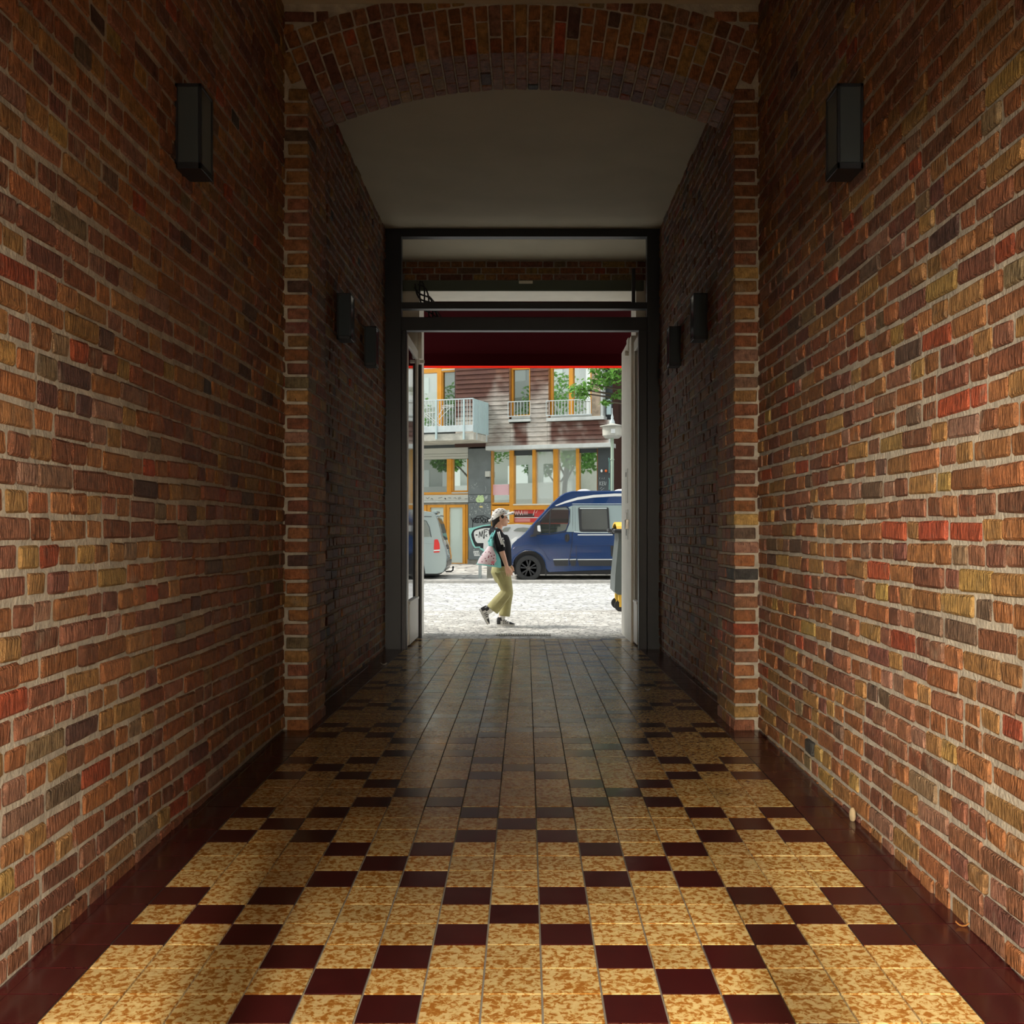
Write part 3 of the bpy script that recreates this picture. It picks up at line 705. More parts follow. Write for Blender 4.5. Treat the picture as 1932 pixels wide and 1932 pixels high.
q = MB(); stroke(q, [(1148.6, 864), (1149.6, 872), (1149.4, 892)], .9, .052); stroke(q, [(1149, 902), (1149.8, 906), (1149.4, 924)], .9, .052); q.build('paint_drip', TURQ, pr)
# shop window
wb = fpart('window', ORANGE, house, (961, 969, 846, 988, -.22, .02), (1004.2, 1010.2, 846, 954, -.22, .02), (1043.6, 1052, 846, 954, -.22, .02), (1086.6, 1092.4, 846, 954, -.22, .02), (926, 1128, 953.2, 961.5, -.22, .03), (926, 961, 948.3, 952.2, -.22, .0), (926, 1128, 985.8, 992, -.22, .02), (926, 928, 850, 990, -.22, .02))
fpart('side_frame', ORANGE_D, wb, (1126, 1128.2, 846, 954, -.22, .0))
fpart('sill', mat('cream_sill', (.75, .70, .55), .5), wb, (968, 1128, 950, 952.8, -.1, .05))
for x0, x1, m in ((928, 961, PANE_D), (969, 1004.4, PANE_D), (1010, 1044, PANE_C), (1052, 1087, PANE_C), (1092, 1126.5, PANE_D)):
    fpart('glass_pane', m, wb, (x0, x1, 846, 951, -.16, -.10, 0))
fpart('shade_strip', DKGREY, wb, (969, 1004.3, 846, 859, -.12, -.05)); fpart('shade_strip', DKGREY, wb, (1092, 1126, 846, 854, -.12, -.05)); fpart('shade_strip', DKGREY, wb, (1010, 1044, 846, 852, -.12, -.05))  # dark strips stand in for the overhang's shade at the pane tops
fpart('glass_pane', PANE_D, wb, (969, 1128, 961, 986.5, -.16, -.10, 0)); fpart('glass_pane', PANE_C, wb, (928, 961, 961, 986.5, -.16, -.10, 0))
po = fpart('poster', REDP, wb, (968.6, 1026, 961.6, 985.6, -.1, -.06, 0)); s_ = -.058
fpart('dark_band', mat('dark_print', (.06, .035, .03), .6), po, (968.6, 1008, 969, 975.6, -.065, -.055, 0)); fpart('rule', WHITE, po, (968.6, 1018, 976, 977.4, -.065, -.054, 0))
q = MB(); stroke(q, [(969.4, 971.5), (971.4, 963), (973.2, 971.2), (975, 964), (977, 971.4), (978.8, 963.4), (980.4, 968), (982, 971.4), (984.2, 963.2), (986.2, 971.4)], 1.2, -.052); stroke(q, [(982.4, 968.8), (985.6, 968.8)], .8, -.052)
for y in (964.5, 966.4, 968.2, 970): stroke(q, [(988, y), (996, y)], .7, -.056)
stroke(q, [(1009, 962), (1006, 972)], 1.4, -.056); stroke(q, [(1014, 963), (1011, 968)], 1, -.056)
for y in (979.6, 981.6, 983.6): stroke(q, [(971, y), (1000, y)], .8, -.056)
q.build('poster_lettering', mat('pale_pink_print', (.85, .62, .58), .6), po)
fpart('parapet', GREY, house, (926, 1128, 992, 1057, -.3, .02))
# things on the sill behind the left shop pane
fpart('pink_cloth', mat('pink_cloth', (.80, .52, .56), .8), wb, (929, 960, 914, 934, -.099, -.085, 0))
# upper storey: cladding
WOOD = bpy.data.materials.new('weathered_cladding'); WOOD.use_nodes = True
n = WOOD.node_tree; b = n.nodes['Principled BSDF']; at = n.nodes.new('ShaderNodeAttribute'); at.attribute_name = 'tint'
ge = n.nodes.new('ShaderNodeNewGeometry'); mp = n.nodes.new('ShaderNodeMapping'); mp.inputs['Scale'].default_value = (3, 3, 40); no = n.nodes.new('ShaderNodeTexNoise'); no.inputs['Scale'].default_value = 2; no.inputs['Detail'].default_value = 5
n.links.new(ge.outputs['Position'], mp.inputs[0]); n.links.new(mp.outputs[0], no.inputs['Vector'])
mr = n.nodes.new('ShaderNodeMapRange'); mr.inputs[1].default_value = .3; mr.inputs[2].default_value = .7; mr.inputs[3].default_value = .7; mr.inputs[4].default_value = 1.25; n.links.new(no.outputs[0], mr.inputs[0])
sc_ = n.nodes.new('ShaderNodeVectorMath'); sc_.operation = 'SCALE'; n.links.new(at.outputs['Color'], sc_.inputs[0]); n.links.new(mr.outputs[0], sc_.inputs['Scale']); n.links.new(sc_.outputs[0], b.inputs['Base Color']); b.inputs['Roughness'].default_value = .75
UD = .30
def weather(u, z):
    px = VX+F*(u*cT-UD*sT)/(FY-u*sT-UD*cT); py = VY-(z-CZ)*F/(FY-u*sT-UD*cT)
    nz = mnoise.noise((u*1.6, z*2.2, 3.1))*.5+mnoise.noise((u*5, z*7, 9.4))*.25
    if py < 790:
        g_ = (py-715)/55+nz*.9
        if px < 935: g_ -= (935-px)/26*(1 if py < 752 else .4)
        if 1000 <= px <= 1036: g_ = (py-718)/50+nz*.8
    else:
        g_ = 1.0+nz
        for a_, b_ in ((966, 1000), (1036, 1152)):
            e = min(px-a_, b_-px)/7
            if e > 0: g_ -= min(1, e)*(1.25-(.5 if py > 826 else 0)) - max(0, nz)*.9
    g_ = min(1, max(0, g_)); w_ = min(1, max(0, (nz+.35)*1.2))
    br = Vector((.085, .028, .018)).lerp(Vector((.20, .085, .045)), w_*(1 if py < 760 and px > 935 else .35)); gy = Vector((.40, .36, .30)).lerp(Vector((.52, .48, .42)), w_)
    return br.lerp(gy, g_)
cl = empty('cladding', parent=house)
def backing(x0, x1, y0, y1): return fpart('backing', BROWN, cl, (x0, x1, y0, y1, -.3, UD-.01, 0))
backing(858, 962, 560, 842); backing(917, 1150, 797, 842); backing(1001, 1035, 560, 800); backing(1116, 1134, 560, 800)
def plank(x0, x1, z, h):
    u0, u1 = fu(x0, UD), fu(x1, UD); n_ = max(2, int((u1-u0)/.05)); V = []; Fc = []; T = []; sag = [random.uniform(-.006, .006) for _ in range(3)]
    for i in range(n_+1):
        t = i/n_; u = u0+(u1-u0)*t; dz = sag[0]*math.sin(t*3.1)+sag[1]*t
        for (dd, zz) in ((UD, z+h+.006), (UD+.012, z+h), (UD+.034+sag[2], z+dz), (UD, z+dz)):
            V.append((u, -dd, zz)); c = weather(u, zz); T.append(c)
    for i in range(n_):
        for j in range(4): Fc.append([i*4+j, i*4+(j+1) % 4, i*4+4+(j+1) % 4, i*4+4+j])
    Fc += [[3, 2, 1, 0], [n_*4+j for j in range(4)]]
    me = bpy.data.meshes.new('plank'); me.from_pydata(V, [], Fc); me.materials.append(WOOD)
    a_ = me.attributes.new('tint', 'FLOAT_COLOR', 'POINT'); a_.data.foreach_set('color', [x for c in T for x in (c[0], c[1], c[2], 1)])
    bm = bmesh.new(); bm.from_mesh(me); bmesh.ops.recalc_face_normals(bm, faces=bm.faces); bm.to_mesh(me); bm.free()
    link('plank', me, cl)
zb = fzz(840, 1030, UD); PP = .1545; ZS = fzz(792, 1030, UD); ZN = fzz(796, 980, UD)
for k in range(22):
    z = zb+PP*k; zc = z+PP/2
    if zc < ZS-.02:
        for x0, x1 in ((917 if zc < fzz(822, 900, UD) else 860, 963), (963.3, 1033), (1033.3, 1149.5)): plank(x0, x1, z, PP-.012)
    else:
        plank(860, 961, z, PP-.012); plank(1001, 1035, z, PP-.012)
fpart('corner_post', mat('weathered_post', (.33, .26, .18), .7, var=.4, vscale=5), cl, (1116, 1132.5, 640, 786, .0, UD+.05))
fpart('corner_trim', LEDGE, cl, (1132.8, 1137, 640, 786, .0, UD+.04)); fpart('corner_board', LEDGE, cl, (1148.4, 1151, 792, 838, UD-.1, UD+.04))
fpart('drip_ledge', LEDGE, house, (916, 1152, 838.5, 846.2, -.25, UD+.10))
# upper windows
for x0, x1, mull in ((963, 1000, None), (1036.5, 1116, (1073.4, 1081))):
    bars = [(x0, x0+4.6, 640, 786, -.1, .20), (x1-1.6, x1, 640, 786, -.1, .20), (x0, x1, 640, 697, -.1, .19), (x0, x1, 782.5, 786, -.1, .19)]
    if mull: bars = [(x0, x0+5.4, 640, 786, -.1, .20), (x1-2.4, x1, 640, 786, -.1, .20), (x0, x1, 640, 693.5, -.1, .19), (x0, x1, 782.5, 786, -.1, .19), (mull[0], mull[1], 640, 786, -.1, .20)]
    w_ = fpart('window', ORANGE, house, *bars)
    if mull:
        fpart('glass_pane', PANE_D, w_, (x0+5, mull[0], 692, 784, -.05, .10, 0)); fpart('glass_pane', PANE_D, w_, (mull[1], x1-2, 692, 784, -.05, .10, 0))
    else: fpart('glass_pane', PANE_DIM, w_, (x0+4, x1-1, 695, 784, -.05, .10, 0))
    fpart('side_board', ORANGE_D, w_, (x0-2.2, x0, 640, 788, .0, UD+.02)); 
def railing(x0, x1, yt, yb, dd, nb, parent, nm='railing', m=GALV):
    xm = (x0+x1)/2; R_ = empty(nm, parent=parent)
    zt, zb_ = fzz(yt, xm, dd), fzz(yb, xm, dd); u0, u1 = fu(x0, dd), fu(x1, dd)
    for zz in (zt, zb_):
        q = MB(); q.box(u0, u1, -dd-.012, -dd+.012, zz-.014, zz+.014, .003); q.build('rail', m, R_)
    for i in range(nb+1):
        u = u0+(u1-u0)*i/nb; q = MB(); q.box(u-.008, u+.008, -dd-.008, -dd+.008, zb_, zt, 0); q.build('baluster', m, R_)
    return R_
railing(958.5, 1000.5, 757.6, 785, UD+.09, 7, house); railing(1030.5, 1114, 754.8, 783, UD+.09, 14, house)
fpart('sill', LEDGE, house, (965, 1000, 786, 789.6, .0, UD+.05)); fpart('drip_ledge', LEDGE, house, (959, 1001, 790.6, 795.5, .0, UD+.10))
fpart('sill', LEDGE, house, (1039, 1116, 781.8, 786, .0, UD+.05)); fpart('drip_ledge', LEDGE, house, (1030.5, 1139, 786.4, 793, .0, UD+.10))
# corner balcony at the right edge
fpart('balcony_panel', TURQ_P, house, (1144, 1152, 753, 782, .1, .2)); railing(1153, 1190, 757, 806, -1.0, 6, house, 'railing', mat('dark_railing', (.06, .05, .045), .5))
fpart('balcony_slab', CONC, house, (1150, 1200, 806, 812, -3, -.9))
# recessed entrance at the right edge
rd = fpart('door', ORANGE_D, house, (1158, 1169, 846, 1010, -2.9, -2.6), (1176, 1200, 846, 1010, -2.9, -2.6), (1158, 1200, 916, 930, -2.9, -2.55)); fpart('glass_pane', PANE_D, rd, (1169, 1176, 846, 1008, -2.9, -2.75, 0))
# left balcony door
wl = fpart('window', ORANGE, house, (780, 862, 695, 703, -.2, .0), (824.5, 833, 640, 812, -.2, .01), (780, 862, 640, 690, -.2, 0), (833, 836, 690, 812, -.2, -.02))
fpart('glass_pane', PANE_D, wl, (780, 826, 640, 812, -.2, -.10, 0)); fpart('glass_pane', PANE_DIM, wl, (832, 862, 640, 812, -.2, -.10, 0))
fpart('transom_trim', SHUT, wl, (833, 862, 696, 698.5, -.1, .02))
bd = 1.6; ur = fu(893.5, bd); bal = empty('balcony', parent=house)
zs0, zs1, zt_ = fzz(831, 850, bd), fzz(818, 850, bd), fzz(752.5, 880, bd)
q = MB(); q.box(-8, ur, -bd, .1, zs0, zs1, .01); q.build('slab', CONC, bal)
q = MB(); q.box(-8, ur, -bd-.03, -bd, fzz(815, 850, bd), fzz(803, 850, bd), .003); q.build('skirting', GALV, bal)
for zz in (zt_,):
    q = MB(); q.box(-8, ur, -bd-.03, -bd+.02, zz-.018, zz+.018, .004); q.build('handrail', GALV, bal)
zb_ = fzz(806, 850, bd)
for i in range(32):
    u = ur-.02-i*.103; q = MB(); q.box(u-.009, u+.009, -bd-.018, -bd, zb_, zt_, 0); q.build('baluster', GALV, bal)
for px in (822.5, 874.5):
    q = MB(); fb(q, px-1.6, px+1.6, 754, 829, bd+.0, bd+.05, .003); q.build('post', TURQ_P, bal)
q = MB(); q.box(ur-.02, ur+.015, -bd, -UD-.02, zs1+.02, zt_, .004); q.build('side_panel', TURQ_P, bal)
for i in range(12):
    y = -bd+.05+i*.103; q = MB(); q.box(ur+.015, ur+.028, y, y+.05, zs1+.04, zt_-.02, .003); q.build('side_rib', TURQ_P, bal)
for y in (-bd+.25, -.5):
    q = MB(); q.box(ur+.0, ur+.02, y-.03, y+.03, zs0+.02, zs1+.05, .003); q.build('bracket', GALV, bal)
# drying rack on the balcony
rk = empty('drying_rack', (0, FY, 0), -TH); tag(rk, 'white folding drying rack standing behind the balcony bars', 'drying rack')
def seg(a, b, dd=1.1):
    q = MB(); q.tube([(fu(a[0], dd), -dd, fzz(a[1], a[0], dd)), (fu(b[0], dd), -dd, fzz(b[1], b[0], dd))], .011, 6); return q
for a, b in (((801, 782), (833, 809)), ((806, 781), (838, 809)), ((812, 806), (838, 768)), ((828, 792), (850, 768))): seg(a, b).build('leg', WHITE, rk)
for a, b in (((834, 766), (856, 764)), ((834, 769), (856, 767)), ((800, 780), (822, 778))): seg(a, b).build('rail', WHITE, rk)
# filler ground strip and far house neighbours stay inside the same front
# ------------------------------------------------------------------ street lamp
sl = empty('street_lamp', (2.52, 31.2, GR+.1)); k_ = 31.2/F
tag(sl, 'pale green street lamp with a round drum head and spire, behind the blue van', 'street lamp')
LG = mat('pale_green_paint', (.40, .50, .38), .5); LC = mat('lamp_drum', (.50, .49, .42), .6, var=.15, vscale=6)
hz = lambda py: CZ+(VY-py)*k_-(GR+.1)
q = MB(); q.lathe([(.05, 0), (.046, hz(826))], (0, 0, 0)); q.lathe([(.06, hz(868)), (.06, hz(866))], (0, 0, 0)); q.build('pole', LG, sl, smooth=True)
q = MB(); q.lathe([(.05, hz(826)), (.20, hz(827)), (.285, hz(822)), (.29, hz(806)), (.26, hz(804.5))], (0, 0, 0), n=28); q.build('drum', LC, sl, smooth=True)
q = MB(); q.lathe([(.29, hz(806)), (.36, hz(805)), (.36, hz(803.8)), (.10, hz(800)), (.08, hz(799))], (0, 0, 0), n=28); q.build('lid', LC, sl, smooth=True)
q = MB(); q.lathe([(.08, hz(800)), (.07, hz(795)), (.035, hz(790)), (.04, hz(787)), (.012, hz(780)), (.01, hz(770))], (0, 0, 0), n=14); q.build('finial', GALV, sl, smooth=True)
q = MB(); q.box(-.06, .06, -.30, -.27, hz(819), hz(811), .004); q.build('notice', WHITE, sl)
# ------------------------------------------------------------------ vehicles
VBLUE = mat('blue_car_paint', (.003, .032, .125), .24, coat=.45, spec=.3); VGREY = mat('silver_grey_decal', (.30, .38, .38), .35, coat=.6); VWHITE = mat('white_car_paint', (.78, .79, .77), .3, coat=.6)
CARGLASS = pane_mat('car_glass', (.012, .024, .018), .30); TINTED = pane_mat('tinted_car_glass', (.006, .007, .008), .12); TYRE = mat('tyre_rubber', (.03, .03, .03), .8); BPLAST = mat('black_plastic', (.02, .021, .023), .5); RIM = mat('dark_alloy', (.05, .05, .052), .35, metal=.6)
SILV = mat('silver_car_paint', (.36, .43, .42), .25, metal=.25, coat=1.0); TAIL = mat('red_tail_light', (.70, .02, .02), .2, coat=.5)
class Car:
    def __s(s): pass
    def __init__(s, Z, ground, bow): s.Z = Z; s.k = Z/F; s.bow = bow
    def p(s, px, py): return ((px-VX)*s.k, CZ+(VY-py)*s.k)
    def y(s, z):                                  # near side surface: leans in above the belt line
        return s.Z+max(0, z-1.15)*s.bow+max(0, .55-z)*.08
    def body(s, pts, width, name, m, parent, inset=.985):
        P = [s.p(*a) for a in pts]; cx = sum(p[0] for p in P)/len(P); cz = sum(p[1] for p in P)/len(P); rings = []
        for t, k in ((0, inset), (.02, .995), (.07, 1), (width-.07, 1), (width-.02, .995), (width, inset)):
            R_ = []
            for x, z in P:
                xx, zz = cx+(x-cx)*k, cz+(z-cz)*k; near = s.y(z)-s.Z; f = 1-2*t/width
                R_.append((xx, s.Z+t+near*f, zz))
            rings.append(R_)
        q = MB(); q.loft(rings); return q.build(name, m, parent, smooth=30)
    def panel(s, pts, name, m, parent, out=.006, t=.03, smooth=False):
        P = [s.p(*a) for a in pts]; q = MB(); n_ = len(P)
        A = [(x, s.y(z)-out, z) for x, z in P]; B = [(x, s.y(z)-out+t, z) for x, z in P]
        q.add(A+B, [list(range(n_)), list(range(2*n_-1, n_-1, -1))]+[[i, i+n_, (i+1) % n_+n_, (i+1) % n_] for i in range(n_)])
        return q.build(name, m, parent)
    def line(s, pts, w, name, m, parent, out=.008):
        q = MB(); P = [s.p(*a) for a in pts]; q.tube([(x, s.y(z)-out+w*.6, z) for x, z in P], w, 6); return q.build(name, m, parent, smooth=True)
def rnd_poly(pts, r, n=4):                        # round the corners of a polygon (px)
    out = []
    for i, p in enumerate(pts):
        a = Vector(pts[i-1]); b_ = Vector(p); c_ = Vector(pts[(i+1) % len(pts)])
        d1 = (a-b_); d2 = (c_-b_); r1 = min(r, d1.length*.45, d2.length*.45); s0 = b_+d1.normalized()*r1; s1 = b_+d2.normalized()*r1
        for j in range(n+1):
            t = j/n; out.append(tuple((1-t)**2*s0+2*t*(1-t)*b_+t*t*s1))
    return out
def wheel(x, y, z, R_, w, parent):
    wh = empty('wheel', (x, y, z), parent=parent); wh.parent = parent
    q = MB(); q.lathe([(R_*.62, 0), (R_*.70, -.012), (R_*.93, -.004), (R_, .03), (R_, w-.03), (R_*.93, w), (R_*.6, w)], (0, 0, 0), axis=1, n=32); q.build('tyre', TYRE, wh, smooth=True)
    q = MB(); q.lathe([(R_*.66, .0), (R_*.60, .006), (R_*.56, .06), (.03, .08)], (0, 0, 0), axis=1, n=32); q.build('rim', BPLAST, wh, smooth=True)
    for i in range(5):
        for e in (-.16, .16):
            a = 2*math.pi*i/5+.3+e; q = MB(); q.tube([(R_*.14*math.cos(a), .02, R_*.14*math.sin(a)), (R_*.60*math.cos(a+e*.5), .006, R_*.60*math.sin(a+e*.5))], [.026, .03], 6); q.build('spoke', RIM, wh, smooth=True)
    q = MB(); q.lathe([(R_*.2, .03), (R_*.18, .0), (.01, -.004)], (0, 0, 0), axis=1, n=16); q.build('hub_cap', RIM, wh, smooth=True)
    return wh
# blue camper van
cv = Car(28.95, GR, .075); van = empty('camper_van', (0, 0, 0)); tag(van, 'dark blue camper van with white roof stripe parked behind the walking person', 'van')
arch_ = [(997+32.5*math.cos(math.pi*t/14), 1072-33*math.sin(math.pi*t/14)) for t in range(15)]
rear = [(1273+32*math.cos(math.pi*t/10), 1072-33*math.sin(math.pi*t/10)) for t in range(11)]
outl = [(1384, 1080), (1386, 1040), (1384, 960), (1378, 934), (1366, 926.5), (1200, 925.5), (1110, 925.5), (1080, 926), (1066, 929.5), (1054, 937), (1042, 948.5), (1030, 961), (1016, 976), (1002, 992), (990, 1006), (981, 1014), (972, 1020), (966, 1028), (963.5, 1040), (963, 1060), (964, 1077), (966, 1082)]
body = cv.body(outl+[(964.5, 1082)]+[(x, y) for x, y in arch_[::-1]]+[(1034, 1080)]+[(x, y) for x, y in rear[::-1]]+[(1310, 1081)], 2.05, 'body', VBLUE, van)
q = MB(); q.box(cv.p(970, 0)[0], cv.p(1378, 0)[0], cv.Z+.2, cv.Z+1.9, GR+.2, GR+1.0, .02); q.build('underbody', BPLAST, van)
for px in (997, 1273): wheel(cv.p(px, 0)[0], cv.Z+.03, cv.p(0, 1072)[1], 25.2*cv.k, .23, van)
for px in (997, 1273): wheel(cv.p(px, 0)[0], cv.Z+1.75, cv.p(0, 1072)[1], 25.2*cv.k, .23, van)
cv.panel([(1072, 957), (1082, 953), (1190, 953), (1384, 953), (1384, 1003.4), (1068, 1003.4), (1073, 990), (1075, 964)], 'silver_decal', VGREY, van, .004)
cv.panel(rnd_poly([(1040, 961), (1046, 958.6), (1069, 957.2), (1073.4, 962), (1073, 984), (1067, 1001), (1036.5, 1006.5), (1038.5, 980)], 4), 'door_window', CARGLASS, van, .008)
cv.panel(rnd_poly([(1019, 985), (1037.4, 963.5), (1036, 1006), (1014, 1007), (1008, 1004)], 2), 'quarter_window', CARGLASS, van, .008)
cv.line([(1016, 985), (1038, 961), (1047, 957), (1070, 955.6), (1075.4, 961), (1075, 985), (1068, 1003), (1036, 1008.5), (1008, 1008.5)], .010, 'window_seal', BPLAST, van)
cv.line([(1038.6, 962), (1036.4, 1007)], .022, 'window_bar', BPLAST, van)
cv.panel(rnd_poly([(1091, 957), (1148.6, 957), (1151, 1003), (1093.4, 1003)], 4), 'living_window_frame', BPLAST, van, .020)
cv.panel(rnd_poly([(1096.5, 961.5), (1145, 961), (1147, 999.4), (1097.6, 999)], 3), 'living_window', TINTED, van, .026)
cv.panel([(1094, 958), (1145, 957.8), (1145, 960), (1094, 960.2)], 'window_awning_rail', GALV, van, .028)
cv.panel([(1047, 953.6), (1066, 945.5), (1090, 938), (1120, 933.6), (1160, 931), (1384, 930), (1384, 936), (1160, 936.2), (1120, 938.6), (1090, 943), (1066, 949.5), (1050, 954.6)], 'white_stripe', VWHITE, van, .010)
cv.line([(1080, 950.7), (1384, 950.4)], .008, 'trim_line', GALV, van); cv.line([(1090, 1009.2), (1156, 1009)], .016, 'chrome_rail', VWHITE, van); cv.line([(1083, 1003.6), (1100, 1005), (1384, 1005)], .014, 'lower_rail', GALV, van)
cv.line([(985, 1029.5), (1002, 1027), (1020, 1028.4), (1077, 1028.6)], .010, 'crease', VBLUE, van, .010); cv.line([(1083, 1028.8), (1384, 1028)], .010, 'crease', VBLUE, van, .010)
cv.line([(968, 1036), (976, 1030), (998, 1027.5), (1014, 1030), (1026, 1040), (1033, 1053), (1037.6, 1058)], .014, 'wing_crease', VBLUE, van, .010)
cv.line([(1081, 955), (1080.6, 990), (1079.2, 1026), (1074.5, 1056), (1073, 1068)], .006, 'door_gap', BLACK, van, .004); cv.line([(1085, 955), (1085.5, 1003)], .004, 'door_gap', BLACK, van, .004)
cv.line([(1087, 1029), (1087.6, 1050), (1088.6, 1070)], .005, 'door_gap', BLACK, van, .004); cv.line([(1087, 1050.6), (1074.6, 1050.6)], .004, 'flap_gap', BLACK, van, .004)
for a, b_ in ((1043.6, 1072.4), (1074.4, 1087), (1089.4, 1236)):
    cv.panel([(a, 1056.6), (b_, 1056.2), (b_-1, 1067.6), (a+3.2, 1067.8)], 'side_moulding', BPLAST, van, .018); cv.panel([(a, 1055), (b_, 1054.6), (b_, 1056.2), (a, 1056.5)], 'moulding_trim', VWHITE, van, .020)
hd = cv.panel(rnd_poly([(1066, 1009), (1073.6, 1006.8), (1075, 1018), (1070, 1023.6), (1066, 1020)], 3), 'handle_recess', BLACK, van, .008); cv.line([(1070.6, 1008), (1071, 1014), (1069.4, 1019.6)], .016, 'door_handle', RIM, van, .03)
mi = cv.panel(rnd_poly([(1009, 990), (1014, 984.4), (1019.4, 985), (1021.4, 1005), (1012, 1010), (1005.6, 1010.4)], 3), 'mirror', BPLAST, van, .20, .14); cv.panel(rnd_poly([(1013.6, 991.4), (1019, 991), (1020, 1003.6), (1014, 1002)], 2), 'mirror_glass', VWHITE, van, .206, .02)  # white on the mirror glass stands in for its pale reflection
cv.panel([(1002, 1009), (1012, 1007), (1012, 1012), (1000, 1013)], 'mirror_arm', BPLAST, van, .15, .2)
cv.panel(rnd_poly([(963.6, 1020), (971, 1013.5), (978, 1012), (974, 1020), (966, 1026)], 2), 'head_light', VWHITE, van, .006)
cv.line([(965, 1072)]+[(997+34*math.cos(math.pi*(14-t)/14), 1072-34.6*math.sin(math.pi*(14-t)/14)) for t in range(15)], .018, 'wheel_arch_lip', VBLUE, van, .012)
cv.panel([(1028, 1066), (1030, 1066), (1031, 1086), (1029, 1086)], 'mud_flap', BPLAST, van, -.02)
for px in (1106, 1178):
    x, z = cv.p(px, 925.6); q = MB(); q.ell((x, cv.Z+1.0, z), (.21, .25, .085), 20, 8); q.build('roof_vent', VWHITE, van, smooth=True)
cv.panel([(1152, 1030), (1165, 1029), (1165, 1050), (1153, 1050)], 'service_flap', RIM, van, .008)
# silver van at the left edge
sv = Car(29.3, GR, .07); s_ = empty('silver_van', (0, 0, 0)); tag(s_, 'silver van with a red tail light parked at the left edge before the double door', 'van')
so = [(560, 1083), (558, 1050), (566, 1022), (620, 1004), (660, 970), (690, 964.5), (800, 964), (814, 966), (821, 970.5), (827, 984), (832, 1004), (836, 1022), (841, 1036), (843.5, 1052), (842, 1070), (836, 1080), (826, 1083)]
ar = [(775+27*math.cos(math.pi*t/10), 1076-28*math.sin(math.pi*t/10)) for t in range(11)]
sv.body(so+[(803, 1083)]+ar+[(747, 1083)], 1.9, 'body', SILV, s_)
q = MB(); q.box(sv.p(565, 0)[0], sv.p(826, 0)[0], sv.Z+.1, sv.Z+1.8, GR+.16, GR+1.0, .02); q.build('underbody', BPLAST, s_)
wheel(sv.p(775, 0)[0], sv.Z+.03, sv.p(0, 1075)[1], .33, .22, s_); wheel(sv.p(615, 0)[0], sv.Z+.03, sv.p(0, 1075)[1], .33, .22, s_)
sv.panel(rnd_poly([(740, 982), (795, 982), (802, 983.5), (808, 994), (812, 1012.6), (740, 1013)], 3), 'side_window', CARGLASS, s_, .008); sv.line([(742, 981), (796, 981), (804, 983), (810, 995), (813.6, 1013.6)], .008, 'window_seal', BPLAST, s_)
sv.panel(rnd_poly([(819.5, 1018), (826, 1017.4), (829.4, 1026), (830, 1036.4), (818.4, 1037.4)], 2), 'tail_light', TAIL, s_, .010); sv.panel([(818.4, 1037.8), (830, 1036.8), (830, 1039), (818.4, 1040)], 'reverse_light', VWHITE, s_, .011); sv.panel([(818.2, 1040.2), (829.6, 1039.4), (829, 1042.2), (818.4, 1042.6)], 'fog_light', TAIL, s_, .010)
sv.line([(800, 1024), (818, 1023.4)], .006, 'crease', SILV, s_); sv.line([(800, 974.6), (814, 974.8)], .008, 'roof_rail', BPLAST, s_)
rx = lambda px: sv.p(px, 0)[0]; rz = lambda py: sv.p(0, py)[1]
def rearbox(name, m, y0, y1, pts, out=.02):
    P = [sv.p(*a) for a in pts]; q = MB(); n_ = len(P)
    q.loft([[(x+out, sv.Z+y, z) for x, z in P+[(P[-1][0]-.05, P[-1][1]), (P[0][0]-.05, P[0][1])]] for y in (y0, y1)]); return q.build(name, m, s_)
rearbox('rear_window', CARGLASS, .22, 1.68, [(822, 976), (828, 988), (832.4, 1006), (835, 1019)]); rearbox('number_plate_panel', BPLAST, .5, 1.4, [(837.6, 1028), (841, 1037)], .012)
rearbox('bumper', RIM, .08, 1.82, [(842.4, 1058), (841.6, 1068), (837, 1077)], .02); rearbox('tail_light', TAIL, 1.72, 1.86, [(828.4, 1018), (834, 1022), (840, 1040)], .02)
q = MB(); q.tube([(rx(836), sv.Z+.95, rz(1081)), (rx(846), sv.Z+.95, rz(1081)), (rx(850), sv.Z+.95, rz(1078)), (rx(850.4), sv.Z+.95, rz(1073))], .022, 8); q.ell((rx(850.4), sv.Z+.95, rz(1072)), (.03, .03, .03)); q.build('tow_bar', BPLAST, s_, smooth=True)
q = MB(); q.box(rx(812), rx(822), sv.Z+.5, sv.Z+1.4, rz(968), rz(964)+.01, .01); q.box(rx(820), rx(829), sv.Z+.3, sv.Z+1.6, rz(974.5), rz(971), .01); q.build('roof_spoiler', SILV, s_)
# white car further back between person and blue van
wc = Car(32.2, GR, .12); wcar = empty('white_car', (0, 0, 0)); tag(wcar, 'white car half hidden between the person and the blue van bonnet', 'car')
wc.body([(1140, 1058), (1142, 1030), (1120, 1014), (1066, 1008), (1026, 996), (1006, 990.5), (975, 988.6), (950, 990), (941, 1000), (937, 1014), (935, 1036), (937, 1058)], 1.75, 'body', VWHITE, wcar)
wc.panel(rnd_poly([(968, 1001.4), (976, 996), (988, 995), (1000, 996.4), (1018, 1004), (1012, 1005)], 2), 'side_window', CARGLASS, wcar, .012); wc.panel(rnd_poly([(946, 1002), (952, 995), (964, 994.4), (958, 1003)], 2), 'side_window', CARGLASS, wcar, .012)
for px in (965, 1105): wheel(wc.p(px, 0)[0], wc.Z+.0, wc.p(0, 1060)[1], .33, .2, wcar)
q = MB(); q.box(wc.p(942, 0)[0], wc.p(1130, 0)[0], wc.Z+.1, wc.Z+1.6, GR+.3, GR+.6, .02); q.build('underbody', BPLAST, wcar)
